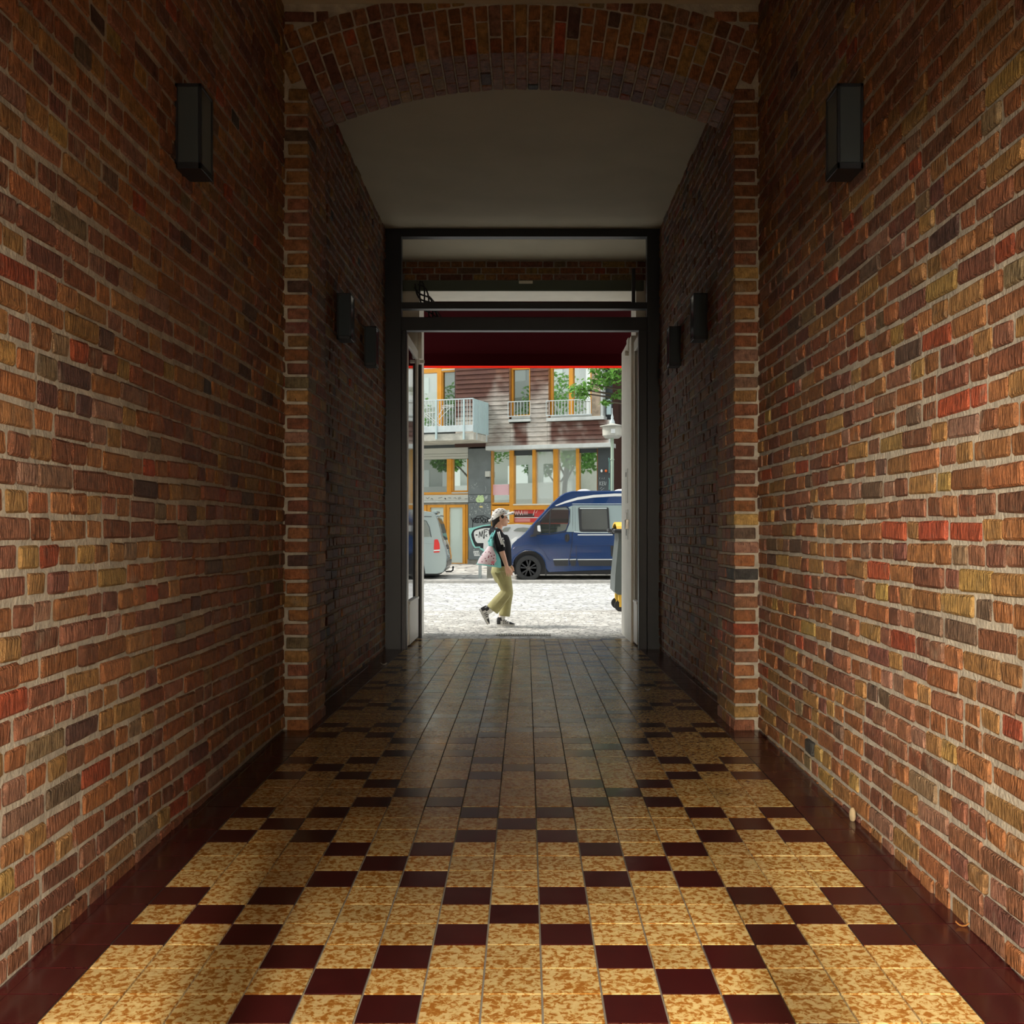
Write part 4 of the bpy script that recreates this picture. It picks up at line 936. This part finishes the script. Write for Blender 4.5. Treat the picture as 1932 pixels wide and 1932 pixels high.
# bollards on the far pavement
for px, wpx, lab in ((905.5, 6, 'slim grey bollard on the far pavement, the outer one'), (924, 11, 'broad pale stone bollard on the far pavement beside the slim one')):
    Z_ = 29.6; k_ = Z_/F; x = (px-VX)*k_; q = MB(); q.box(x-wpx*k_/2, x+wpx*k_/2, Z_, Z_+.1, GR+.06, CZ+(VY-1062)*k_, .012)
    tag(q.build('bollard', PLINTH if wpx > 8 else LTGREY), lab, 'bollard')
# wheeled waste container at the right reveal
k_ = 18.6/F; bx = (1156-VX)*k_; bn = empty('waste_container', (bx, 18.2, GR)); tag(bn, 'dark grey wheeled waste container with a yellow lid by the right reveal', 'waste container')
BIN = mat('dark_grey_plastic', (.085, .10, .095), .45); BYEL = mat('yellow_plastic', (.80, .48, .05), .5)
def bz(py): return (VY-py)*k_+CZ-GR
q = MB(); rg = []
for py, o in ((1120, .06), (1114, .0), (1085, .012), (1016, .075), (1005, .07)):
    rg.append([(o, o, bz(py)), (1.3-o, o, bz(py)), (1.3-o, 1.0-o, bz(py)), (o, 1.0-o, bz(py))])
q.loft(rg); q.build('tub', BIN, bn)
q = MB(); q.box(-.02, 1.32, -.03, 1.03, bz(1006), bz(998), .02); q.build('rim', BPLAST, bn)
q = MB(); q.tube([(-.03, .3, bz(1004)), (-.06, .3, bz(1000)), (-.06, .7, bz(1000)), (-.03, .7, bz(1004))], .025, 8); q.build('handle', BPLAST, bn, smooth=True)
q = MB(); q.box(-.03, .02, .25, .31, bz(1008), bz(996), .01); q.build('handle_bracket', BPLAST, bn)
q = MB(); rg = []
for t in range(9):
    a = math.pi*t/8; rg.append([(.04, .5-.46*math.cos(a), bz(998)+.12*math.sin(a)), (1.26, .5-.46*math.cos(a), bz(998)+.12*math.sin(a)), (1.26, .5-.44*math.cos(a), bz(998)+.12*math.sin(a)-.03), (.04, .5-.44*math.cos(a), bz(998)+.12*math.sin(a)-.03)])
q.loft(rg); q.build('lid', BYEL, bn)
for x in (.11, 1.19):
    for y in (.15, .85):
        q = MB(); q.lathe([(.03, -.02), (.10, -.022), (.10, .022), (.03, .02)], (x, y, .10), axis=1, n=18); cw = q.build('castor', TYRE, bn, smooth=True)
        q = MB(); q.box(x-.035, x+.035, y-.045, y+.045, .17, bz(1116), .005); q.box(x-.02, x+.02, y-.05, y-.03, .08, .2, .003); q.build('castor_fork', BYEL, bn)
def rebase(e, loc):
    d = Vector(loc)-e.location; e.location = loc
    for o in bpy.data.objects:
        if o.parent is e: o.location -= d
for e, px, Zc, py in ((van, 1175, 30, 0), (s_, 700, 30.2, 0), (wcar, 1000, 33, 0)): rebase(e, ((px-VX)*Zc/F, Zc, GR))
# ------------------------------------------------------------------ the walking person
PZ = 15.46; pk = PZ/F
def pp(x, y, dy=0): return Vector(((x-VX)*pk, PZ+dy, CZ+(VY-y)*pk))
def fused(name, mb, m, parent, voxel, smooth=4):          # overlapping closed shapes -> one continuous skin
    o = mb.build(name, m); md = o.modifiers.new('r', 'REMESH'); md.mode = 'VOXEL'; md.voxel_size = voxel
    ms = o.modifiers.new('s', 'SMOOTH'); ms.iterations = smooth; ms.factor = .5
    dg = bpy.context.evaluated_depsgraph_get(); me = bpy.data.meshes.new_from_object(o.evaluated_get(dg)); bpy.data.objects.remove(o)
    me.name = name; me.materials.clear()
    for x in (m if isinstance(m, (list, tuple)) else [m]): me.materials.append(x)
    me.polygons.foreach_set('use_smooth', [True]*len(me.polygons)); return link(name, me, parent)
def caps(mb, a, ra, b_, rb, n=14):                         # tapered capsule
    a, b_ = Vector(a), Vector(b_); d = (b_-a).normalized(); P = []; R_ = []
    for t in (-.98, -.8, -.5, 0): P.append(a+d*ra*t); R_.append(ra*math.sqrt(max(.02, 1-t*t)))
    for t in (0, .5, .8, .98): P.append(b_+d*rb*t); R_.append(rb*math.sqrt(max(.02, 1-t*t)))
    return mb.tube(P, R_, n)
def chain(mb, pts):
    for (a, ra), (b_, rb) in zip(pts, pts[1:]): caps(mb, a, ra, b_, rb)
def ering(c, rx, ry, n=20, tilt=0):
    return [(c.x+rx*math.cos(2*math.pi*k/n), c.y+ry*math.sin(2*math.pi*k/n), c.z+tilt*rx*math.cos(2*math.pi*k/n)) for k in range(n)]
SKIN = mat('skin', (.80, .47, .34), .5, var=.06, vscale=9); HAIR = mat('black_hair', (.018, .013, .012), .45)
SHIRT = mat('black_jersey', (.009, .009, .012), .75, spec=.2, bump=.1, bscale=200); STRIPE = mat('white_stripe_fabric', (.74, .74, .72), .7)
PANT = mat('olive_trousers', (.37, .34, .155), .8, bump=.15, bscale=120, var=.1, vscale=10)
SHOE_W = mat('white_shoe_leather', (.70, .70, .68), .5); SHOE_B = mat('black_shoe_leather', (.02, .02, .022), .5)
per = empty('person', (0, 0, 0)); tag(per, 'person in white cap, black jersey and wide olive trousers walking with bent arm down', 'person')
N_, F_ = -.155, .155                                       # near (right) and far side
b_ = MB()
b_.ell(pp(943.5, 975), (.088, .074, .112), 16, 12); b_.ell(pp(949, 982.5), (.068, .062, .082), 16, 10)           # skull, face
b_.ell(pp(952.6, 978), (.038, .054, .05), 12, 8); b_.ell(pp(953.2, 989.4), (.034, .04, .027), 12, 8)             # brow and cheeks, chin
caps(b_, pp(956.6, 978.6), .011, pp(960.0, 983), .0125, 8); b_.ell(pp(956.9, 986.1), (.014, .024, .0065), 10, 6); b_.ell(pp(956.6, 988.0), (.013, .022, .007), 10, 6)
for s in (-1, 1):
    b_.ell(pp(944.8, 979.4, s*.074), (.018, .010, .030), 10, 8)
chain(b_, [(pp(943, 986), .060), (pp(939.5, 996), .058), (pp(939, 1003), .075)])
chain(b_, [(pp(938, 1008, -.11), .075), (pp(938, 1008, .11), .075)]); chain(b_, [(pp(941, 1017, -.06), .096), (pp(941, 1017, .06), .096)])
chain(b_, [(pp(942, 1018), .106), (pp(945, 1040), .115), (pp(946, 1062), .12), (pp(945.5, 1072), .125)])
def arm(s, sh_, el, wr, dy):
    chain(b_, [(pp(*sh_, s*.165), .058), (pp(*el, s*.215+dy), .042), (pp(*wr, s*.205+dy*1.6), .027)])
    w_ = pp(*wr, s*.205+dy*1.6); d = (w_-pp(*el, s*.215+dy)).normalized(); pm = w_+d*.055
    for e in (-.022, 0, .022): caps(b_, w_+Vector((e*.4, 0, 0)), .021, pm+Vector((e, 0, e*.2)), .019, 8)
    for i, (ox, L, cu) in enumerate(((.033, .068, .004), (.011, .080, .002), (-.0115, .073, -.003), (-.033, .056, -.008))):
        k0 = pm+d*.018+Vector((ox, s*.004, ox*.25)); k1 = k0+d*L*.52+Vector((.006+cu*.4, -s*.004, 0)); k2 = k1+d*L*.5+Vector((-.008+cu*.5, -s*.012, 0))
        chain(b_, [(k0, .0095), (k1, .0085), (k2, .0072)])
    t0 = w_+d*.02+Vector((.026, -s*.006, .0)); t1 = t0+d*.038+Vector((.022, -s*.012, 0)); t2 = t1+d*.034+Vector((.004, -s*.008, 0)); chain(b_, [(t0, .014), (t1, .0115), (t2, .009)])
arm(-1, (938.5, 1006.5), (947.5, 1040), (956.5, 1067.5), -.01); arm(1, (939, 1006.5), (944, 1041), (956, 1063), .0)
hipN, kneeN, ankN = pp(945, 1078, -.085), pp(957, 1116, -.10), pp(925, 1151, -.10)
hipF, kneeF, ankF = pp(945, 1078, .085), pp(958, 1122, .09), pp(945, 1169, .085)
for h, k, a in ((hipN, kneeN, ankN), (hipF, kneeF, ankF)): chain(b_, [(h, .088), (k, .055), (k.lerp(a, .35), .054), (a, .036)])
toeN, toeF = pp(916.4, 1164, -.10), pp(957, 1177.6, .085)
chain(b_, [(ankN, .035), (pp(914.5, 1153, -.10), .028), (toeN, .018)]); chain(b_, [(ankF, .035), (pp(944, 1176.6, .085), .028), (toeF, .018)])
fused('body', b_, SKIN, per, .0046, 2)
# eyes, brows
for s in (-1, 1):
    q = MB(); q.ell(pp(956.0, 979.8, s*.028), (.009, .012, .006), 10, 6); q.build('eye', WHITE, per); q = MB(); q.ell(pp(956.8, 979.8, s*.029), (.005, .006, .0055), 8, 6); q.build('pupil', HAIR, per)
    q = MB(); q.tube([pp(957.2, 977.2, s*.012), pp(957.2, 976.6, s*.03), pp(954.5, 977, s*.048)], .0045, 6); q.build('eyebrow', HAIR, per)
    q = MB(); q.tube([pp(945.6, 976.6, s*.082), pp(943.6, 977.6, s*.088), pp(943.6, 980.6, s*.088), pp(945.4, 982.6, s*.082)], .0055, 6); q.build('ear_rim', SKIN, per)
h_ = MB(); h_.ell(pp(939.5, 977), (.088, .080, .088), 14, 10); h_.ell(pp(936.5, 983), (.066, .062, .07), 12, 8); caps(h_, pp(934, 984), .05, pp(932.5, 993), .032)
for s in (-1, 1): h_.ell(pp(948, 975, s*.066), (.028, .014, .03), 8, 6)
fused('hair', h_, HAIR, per, .008, 3)
# cap
CAPM = bpy.data.materials.new('patterned_cap'); CAPM.use_nodes = True; n = CAPM.node_tree; b = n.nodes['Principled BSDF']; ge = n.nodes.new('ShaderNodeNewGeometry')
mp = n.nodes.new('ShaderNodeMapping'); mp.inputs['Rotation'].default_value = (0, .9, 0); mp.inputs['Scale'].default_value = (18, 18, 46); v = n.nodes.new('ShaderNodeTexVoronoi'); v.inputs['Scale'].default_value = 1
cr = n.nodes.new('ShaderNodeValToRGB'); cr.color_ramp.elements[0].position = .27; cr.color_ramp.elements[0].color = (.04, .04, .05, 1); cr.color_ramp.elements[1].position = .33; cr.color_ramp.elements[1].color = (.74, .73, .70, 1)
n.links.new(ge.outputs['Position'], mp.inputs[0]); n.links.new(mp.outputs[0], v.inputs['Vector']); n.links.new(v.outputs['Distance'], cr.inputs[0]); n.links.new(cr.outputs[0], b.inputs['Base Color']); b.inputs['Roughness'].default_value = .85
c_ = MB(); rg = []
tilt = math.tan(math.radians(32))
base_c = pp(942.6, 974.6)
for t in range(9):
    a = (math.pi/2)*t/8; rr = math.cos(a)*.98+.02; up = .118*math.sin(a)**.9
    cc = base_c+Vector((-.012*math.sin(a)-.010, 0, up)); rg.append(ering(cc, .112*rr, .089*rr, 20, tilt*(1-math.sin(a)*.6)))
c_.loft(rg); capo = c_.build('cap', CAPM, per, smooth=50)
q = MB(); rg = []
for (x, y, hw) in ((950, 968.2, .082), (956, 967.2, .080), (962, 966.0, .068), (967, 965.2, .046), (969.8, 965, .018)):
    rg.append([pp(x, y+4*abs(e)**2, 0)+Vector((0, hw*e, 0)) for e in (-1, -.6, 0, .6, 1)]+[pp(x, y+4*abs(e)**2+1.5, 0)+Vector((0, hw*e, 0)) for e in (1, .6, 0, -.6, -1)])
q.loft(rg); q.build('cap_brim', CAPM, per, smooth=50)
q = MB(); q.tube([pp(929, 979, -.07), pp(925, 981.5, -.04), pp(923.6, 982.5), pp(925, 981.5, .04), pp(929, 979, .07)], .016, 8); q.build('cap_strap', STRIPE, per, smooth=True)
# jersey
j = MB()
secs = [(996.5, 937.5, .050, .062), (1000, 937, .078, .110), (1004, 938.4, .108, .170), (1009, 940.6, .128, .185), (1015, 942.4, .141, .186), (1023, 944, .147, .180), (1036, 945.4, .148, .172), (1050, 946.8, .142, .172), (1060, 947.6, .138, .176), (1068, 948, .134, .178)]
j.loft([ering(pp(x, y), rx, ry, 22, -.35 if y < 1005 else 0) for y, x, rx, ry in secs])
for s, dy in ((-1, -.01), (1, .0)):
    chain(j, [(pp(938.5, 1006.5, s*.160), .080), (pp(942.2, 1020, s*.195+dy), .080), (pp(945.4, 1031.5, s*.212+dy), .078)])
j.ell(pp(929, 1004), (.055, .10, .075), 12, 8)
fused('jersey', j, SHIRT, per, .010, 4)
for dx in (0, 3.0):
    q = MB(); P = [(938+dx*.8, 997.6, -.115), (939+dx, 1001, -.195), (940.4+dx, 1006, -.250), (942.4+dx, 1013, -.272), (945+dx*.9, 1020, -.285), (947+dx*.7, 1027, -.290)]
    q.tube([pp(*a) for a in P], .0085, 6); q.build('sleeve_stripe', STRIPE, per, smooth=True)
q = MB()
for a in ((949, 1016, -.268), (950.5, 1020, -.270), (950, 1024, -.275), (951, 1027, -.272), (951.4, 1030, -.27)): q.ell(pp(*a), (.014, .014, .014), 8, 6)
q.build('sleeve_print', STRIPE, per, smooth=True)
q = MB(); q.tube([pp(943.5, 996.5, -.062), pp(947.4, 1000, -.066), pp(950.6, 1002.6, -.045), pp(951.8, 1003.6)], .006, 6); q.build('collar_piping', STRIPE, per, smooth=True)
# trousers
t_ = MB()
t_.loft([ering(pp(x, y), rx, ry, 22) for y, x, rx, ry in ((1063, 946.5, .125, .158), (1070, 946, .140, .170), (1080, 945.4, .150, .178), (1090, 947, .128, .176), (1099, 949.5, .112, .168))])
def oring(c, axis, r, ry, n=18):
    axis = axis.normalized(); side = Vector((0, 1, 0)); up = axis.cross(side).normalized()
    return [c+up*r*math.cos(2*math.pi*k/n)+side*ry*math.sin(2*math.pi*k/n) for k in range(n)]
def leg_cloth(h, k, a, dy, rs):
    P = [(h, rs[0]), (h.lerp(k, .5), rs[1]), (k, rs[2]), (k.lerp(a, .5), rs[3]), (a, rs[4])]; R_ = []
    for i, (c, r) in enumerate(P):
        d = P[min(i+1, 4)][0]-P[max(i-1, 0)][0]; R_.append(oring(c, d, r, r*1.02))
    t_.loft(R_)
leg_cloth(pp(947.5, 1078, -.09), pp(956.5, 1116, -.105), pp(929, 1149.4, -.105), 0, (.112, .105, .088, .092, .098))
leg_cloth(pp(947.5, 1078, .09), pp(958, 1120, .09), pp(951, 1163, .085), 0, (.112, .102, .078, .078, .084))
for a, c in (((936, 1080, -.20), (953, 1112, -.17)), ((946, 1078, -.22), (961, 1110, -.16)), ((955, 1118, -.19), (936, 1140, -.195)), ((960, 1124, -.17), (943, 1146, -.19))): caps(t_, pp(*a), .016, pp(*c), .012, 8)
fused('trousers', t_, PANT, per, .011, 3)
q = MB(); q.loft([ering(pp(946, 1063.6), .128, .164, 22), ering(pp(946, 1067.6), .136, .170, 22)]); q.build('waistband', PANT, per, smooth=True)
# shoes
def shoe(ank, heel, toe, dn, s_dy, nm):
    # heel/toe: sole points; dn: direction from foot to sole
    f = (toe-heel); L = f.length; f.normalize(); dn = dn.normalized(); sd = Vector((0, 1, 0))
    def prof(w_, lo, hi): return [(0.0, w_*.62, hi), (.10, w_*.8, hi), (.3, w_*.86, hi*.95), (.55, w_*.95, hi*.66), (.8, w_*.98, hi*.46), (.95, w_*.7, hi*.34), (1, w_*.3, hi*.24)]
    def ringat(t, w_, h0, h1):
        c = heel+f*L*t; return [c+sd*w_*a-dn*(h0+(h1-h0)*b2) for a, b2 in ((-1, 0), (-1.02, .4), (-.8, .8), (-.3, 1), (.3, 1), (.8, .8), (1.02, .4), (1, 0))]
    q = MB(); q.loft([ringat(t, w_, .022, h1) for t, w_, h1 in prof(.044, 0, .105)]); u_ = q.build('shoe', SHOE_W, per, smooth=50)
    q = MB(); q.loft([ringat(t, w_*1.06, 0, .026) for t, w_, h1 in prof(.047, 0, .03)]); q.build('sole', SHOE_W, u_, smooth=30)
    q = MB(); q.loft([ringat(t, w_*1.07, -.006, .002) for t, w_, h1 in prof(.047, 0, .03)]); q.build('outsole', SHOE_B, u_, smooth=30)
    for t0, t1, hh in ((-.01, .20, .108), (.70, 1.01, .05)):
        q = MB(); sel = [(t0+(t1-t0)*i/4) for i in range(5)]
        def wi(t):
            P = prof(.0465, 0, .110)
            for (a, wa, ha), (c, wc_, hc) in zip(P, P[1:]):
                if t <= c: k = max(0, (t-a)/(c-a)); return wa+(wc_-wa)*k, ha+(hc-ha)*k
            return P[-1][1], P[-1][2]
        q.loft([ringat(t, wi(t)[0], .024, wi(t)[1]) for t in sel]); q.build('black_overlay', SHOE_B, u_, smooth=50)
    q = MB()
    for t in (.36, .46, .56): c = heel+f*L*t; w2 = .046; q.tube([c-sd*w2-dn*.028, c-sd*w2*.8-dn*(.085-.055*(t-.3)/.5), c+f*.02-dn*(.098-.07*(t-.3)/.5)], .006, 6)
    q.build('side_stripe', SHOE_B, u_, smooth=True)
    q = MB(); c = heel+f*L*.2; q.tube([c-dn*.075, c-dn*.125], [.048, .046], 12); q.build('ankle_collar', SHOE_B, u_, smooth=True)
    return u_
shoe(ankF, pp(937.5, 1181.6, .085), pp(971.5, 1181.6, .085), Vector((0, 0, -1)), 0, 'f')
shoe(ankN, pp(905, 1148, -.10), pp(921, 1177.5, -.10), Vector((-.88, 0, -.47)), 0, 'n')
for a, c in ((pp(927, 1149, -.10), pp(919.5, 1154, -.10)), (pp(947.5, 1164, .085), pp(946, 1171, .085))):
    q = MB(); caps(q, a, .046, c, .042); q.build('sock', STRIPE, per, smooth=True)
rebase(per, (pp(950, 1181.6).x, PZ, GR))
# tote bag over the shoulder
BAGP = bpy.data.materials.new('cherry_print_fabric'); BAGP.use_nodes = True; n = BAGP.node_tree; b = n.nodes['Principled BSDF']; ge = n.nodes.new('ShaderNodeNewGeometry')
v = n.nodes.new('ShaderNodeTexVoronoi'); v.inputs['Scale'].default_value = 24; v.inputs['Randomness'].default_value = .6
cr = n.nodes.new('ShaderNodeValToRGB'); cr.color_ramp.interpolation = 'CONSTANT'; cr.color_ramp.elements[0].color = (.22, .012, .05, 1); cr.color_ramp.elements[1].position = .23; cr.color_ramp.elements[1].color = (.84, .68, .74, 1)
n.links.new(ge.outputs['Position'], v.inputs['Vector']); n.links.new(v.outputs['Distance'], cr.inputs[0]); n.links.new(cr.outputs[0], b.inputs['Base Color']); b.inputs['Roughness'].default_value = .8
BAGT = mat('turquoise_bag_fabric', (.22, .66, .66), .75)
bag = empty('tote_bag', (0, 0, 0)); tag(bag, 'pink cherry print and turquoise drawstring bag hanging on the walking person', 'bag')
bc = lambda x, y, dy=0: pp(x, y, -.245+dy)
def bring(x0, x1, y0, y1, hw): return [bc(x0+(x1-x0)*(.5-.5*math.cos(2*math.pi*k/24)), y0+(y1-y0)*(.5-.5*math.cos(2*math.pi*k/24)), hw*math.sin(2*math.pi*k/24)) for k in range(24)]
q = MB(); q.loft([bring(900.5, 946.5, 1063.5, 1070.4, .05), bring(901.5, 946.5, 1061.5, 1066, .085), bring(905, 945.5, 1053, 1056, .088), bring(911, 941.5, 1044, 1046, .07), bring(918, 936, 1035.5, 1036.5, .042), bring(922, 931, 1029.5, 1030, .02)]); q.build('pouch', BAGT, bag, smooth=True)
q = MB(); n_ = 12
rowz = [(902, 938.5, 1062, 1066, .086), (905.5, 939, 1053, 1056, .092), (911.5, 936.5, 1044, 1046, .074), (918.4, 932.5, 1035.5, 1036.5, .047), (922.2, 930, 1029.8, 1030, .024)]
V = []; fs = []
for (x0, x1, y0, y1, hw) in rowz:
    for k in range(n_+1):
        t = k/n_; V.append(bc(x0+(x1-x0)*t, y0+(y1-y0)*t, -hw*math.sin(math.pi*(.06+.80*t))**.5-.004))
for i in range(len(rowz)-1):
    for k in range(n_): a = i*(n_+1)+k; fs.append([a, a+1, a+n_+2, a+n_+1])
o_ = len(V); V += [Vector(p)+Vector((0, .012, 0)) for p in V[:o_]]; fs += [[o_+i for i in f[::-1]] for f in fs]
q.add(V, fs); q.build('printed_panel', BAGP, bag, smooth=True)
q = MB(); q.lathe([(.004, -.004), (.024, -.003), (.024, .003), (.004, .004)], bc(931, 1060, -.092), axis=1, n=20); q.build('round_badge', mat('pink_badge', (.75, .22, .30), .6), bag)
for pts in ([bc(925, 1030), bc(923.5, 1022, .03), bc(928, 1010, .02), bc(934, 1000, .08), bc(937.5, 996.5, .14)], [bc(929, 1030, -.02), bc(930, 1020, -.03), bc(931, 1012, -.02), bc(935, 1002, .03), bc(938.5, 996.8, .12)]):
    q = MB(); q.tube(pts, [.016, .020, .014, .011, .010], 8); q.build('strap', BAGT, bag, smooth=True)
q = MB(); q.add([bc(924, 1029, -.01), bc(929, 1030, -.02), bc(930, 1016, -.02), bc(925.5, 1016, .0), bc(924, 1029, .004), bc(929, 1030, -.006), bc(930, 1016, -.006), bc(925.5, 1016, .014)], [[0, 1, 2, 3], [7, 6, 5, 4], [0, 4, 5, 1], [1, 5, 6, 2], [2, 6, 7, 3], [3, 7, 4, 0]]); q.build('strap_gusset', BAGT, bag)
rebase(bag, bc(924, 1070))
# ------------------------------------------------------------------ trees of the street
LEAF = bpy.data.materials.new('leaf_green'); LEAF.use_nodes = True; n = LEAF.node_tree; b = n.nodes['Principled BSDF']; at = n.nodes.new('ShaderNodeAttribute'); at.attribute_name = 'tint'
n.links.new(at.outputs['Color'], b.inputs['Base Color']); b.inputs['Roughness'].default_value = .5
tl = n.nodes.new('ShaderNodeBsdfTranslucent'); n.links.new(at.outputs['Color'], tl.inputs[0]); mx = n.nodes.new('ShaderNodeMixShader'); mx.inputs[0].default_value = .35
n.links.new(b.outputs[0], mx.inputs[1]); n.links.new(tl.outputs[0], mx.inputs[2]); n.links.new(mx.outputs[0], n.nodes['Material Output'].inputs[0])
BARK = mat('tree_bark', (.10, .08, .06), .9, bump=.6, bscale=12, var=.3, vscale=6)
def leaves(mb, c, rad, cnt, size, rnd):
    for _ in range(cnt):
        while True:
            p = Vector((rnd.uniform(-1, 1), rnd.uniform(-1, 1), rnd.uniform(-1, 1)))
            if p.length <= 1: break
        p = Vector(c)+Vector((p.x*rad[0], p.y*rad[1], p.z*rad[2])); L = size*rnd.uniform(.7, 1.3)
        d = Vector((rnd.uniform(-1, 1), rnd.uniform(-1, 1), rnd.uniform(-.9, .3))).normalized(); w_ = d.cross(Vector((rnd.uniform(-1, 1), rnd.uniform(-1, 1), 1))).normalized()*L*.32
        g_ = rnd.uniform(.5, 1.25); mb.tint = (.17*g_, .38*g_, .065*g_)
        mb.add([p, p+d*L*.45+w_, p+d*L, p+d*L*.45-w_], [[0, 1, 2, 3]])
def tree(x, y, h, clumps, cnt, size, seed, label, lean=0):
    e = empty('street_tree', (x, y, GR)); tag(e, label, 'tree', None); rnd = random.Random(seed)
    q = MB(); top = Vector((lean, 0, h)); q.tube([(0, 0, -.05), (lean*.1, 0, h*.3), (lean*.4, 0, h*.6), top], [.20, .16, .13, .07], 10)
    for c, r in clumps: q.tube([top*.6, (top*.6).lerp(Vector(c), .5)+Vector((0, 0, .15)), c], [.07, .045, .015], 6)
    q.build('trunk', BARK, e, smooth=True)
    q = MB()
    for c, r in clumps: leaves(q, c, r, int(cnt*min(1, r[0]*r[2]/.6+.05)), size, rnd)
    f = q.build('foliage', LEAF, e, tints=True, recalc=False); f['kind'] = 'stuff'
# the tree whose twigs hang into view at the upper right
tree(5.6, 26.5, 6.5, [((-4.35, .1, 4.93), (.2, .25, .12)), ((-4.0, 0, 5.03), (.3, .3, .17)), ((-4.15, .1, 4.8), (.14, .2, .12)), ((-3.7, 0, 5.2), (.35, .4, .26)), ((-3.35, -.1, 5.3), (.4, .5, .33)), ((-3.0, 0, 5.45), (.5, .5, .4)), ((-3.85, 0, 5.5), (.4, .4, .16)), ((-3.6, .1, 4.60), (.13, .2, .06)), ((-3.32, 0, 4.74), (.2, .22, .08)), ((-3.02, 0, 4.86), (.22, .2, .09)), ((-2.4, 0, 5.3), (.7, .7, .6)), ((-1.4, 0, 5.6), (1.2, 1.1, .9)), ((0, 0, 7), (2, 2, 1.5)), ((-2.4, .5, 6.6), (1.5, 1.2, .7))], 620, .13, 3, 'leafy street tree by the far kerb with twigs hanging in at the upper right')
# the near side further left: seen mirrored in the windows
tree(-12.6, 18.0, 7, [((.8, 0, 6.4), (1.6, 1.4, 1.2)), ((-1.4, .4, 7), (1.6, 1.4, 1.5)), ((1.6, .3, 5.4), (1.1, 1.2, .9)), ((0, .5, 8.6), (2, 1.6, 1.4))], 800, .24, 4, 'street tree on the near pavement mirrored in the shop window', .5)
tree(-18.6, 18.4, 7, [((-.8, 0, 7), (1.6, 1.5, 1.2)), ((1.4, .4, 6.4), (1.5, 1.6, 1.2)), ((-2.0, .3, 5.6), (1.1, 1.0, .7)), ((0, .5, 8.8), (2, 1.8, 1.4))], 800, .24, 5, 'street tree on the near pavement mirrored in the upper windows', -.4)
tree(-24.5, 18.4, 7, [((-.8, 0, 6.5), (1.6, 1.5, 1.2)), ((1.4, .4, 7.4), (1.5, 1.6, 1.2)), ((0, .5, 9), (2, 1.8, 1.4))], 700, .24, 6, 'street tree on the near pavement mirrored in the balcony door', .9)
mb = MB(); mb.box(-44, -14, SY0, SY1, -.1, 13)
for z in (3.3, 6.3, 9.3): mb.box(-40, -8 if z > 9 else -14, SY1, SY1+.9, z, z+.16); mb.box(-40, -14, SY1+.84, SY1+.9, z+.16, z+.95)
nb = tag(mb.build('wall_front', WHITE), kind='structure', label='white street front with balcony bands of the neighbouring house')
for z in (.9, 3.5, 6.5, 9.5):
    for i in range(10):
        q = MB(); q.box(-42+i*2.8, -40.4+i*2.8, SY1+.0, SY1+.03, z, z+1.9, 0); q.build('window_pane', PANE_D, nb)

# ------------------------------------------------------------------ litter
def dry_leaf(x, y, z, L, col, lab, up=.35):
    q = MB(); r = []
    for t in (-1, -.5, 0, .5, 1):
        w_ = .5*L*.5*math.cos(t*1.45)+.001; r.append([(t*L/2, -w_, .004+.25*L*t*t), (t*L/2, 0, .001+.25*L*t*t), (t*L/2, w_, .004+.25*L*t*t+up*L*.3), (t*L/2, 0, .006+.25*L*t*t)])
    q.loft(r); o = q.build('dry_leaf', mat('dry_leaf', col, .7), smooth=True); o.location = (x, y, z); o.rotation_euler = (.1, .0, random.uniform(0, 3)); tag(o, lab, 'leaf')
def on_floor(px, py):
    y = 4.0
    for _ in range(30): y = (CZ-floor_z(y))*F/(py-VY)
    return (px-VX)*y/F, y, floor_z(y)
for px, py, L, c, lab in ((1816, 1749, .045, (.45, .20, .05), 'small orange dry leaf at the foot of the right wall'), (1470, 1403, .07, (.40, .36, .25), 'pale dry leaf by the right wall near the pier'), (724, 1255, .07, (.4, .38, .32), 'pale scrap by the left wall near the gate frame'), (1222, 1303, .05, (.35, .3, .25), 'small pale scrap on the floor near the right wall beyond the arch')):
    dry_leaf(*on_floor(px, py), L, c, lab)
q = MB(); q.ell((0, 0, 0), (.016, .022, .034), 10, 8); o = q.build('mortar_lump', mat('pale_mortar_lump', (.32, .25, .15), .9, bump=.5), smooth=True)
x, y, z = on_floor(1607, 1560); o.location = (1.52, 4.98, CZ+(VY-1537)*4.98/F); tag(o, 'pale lump sticking out of the foot of the right wall', 'lump')
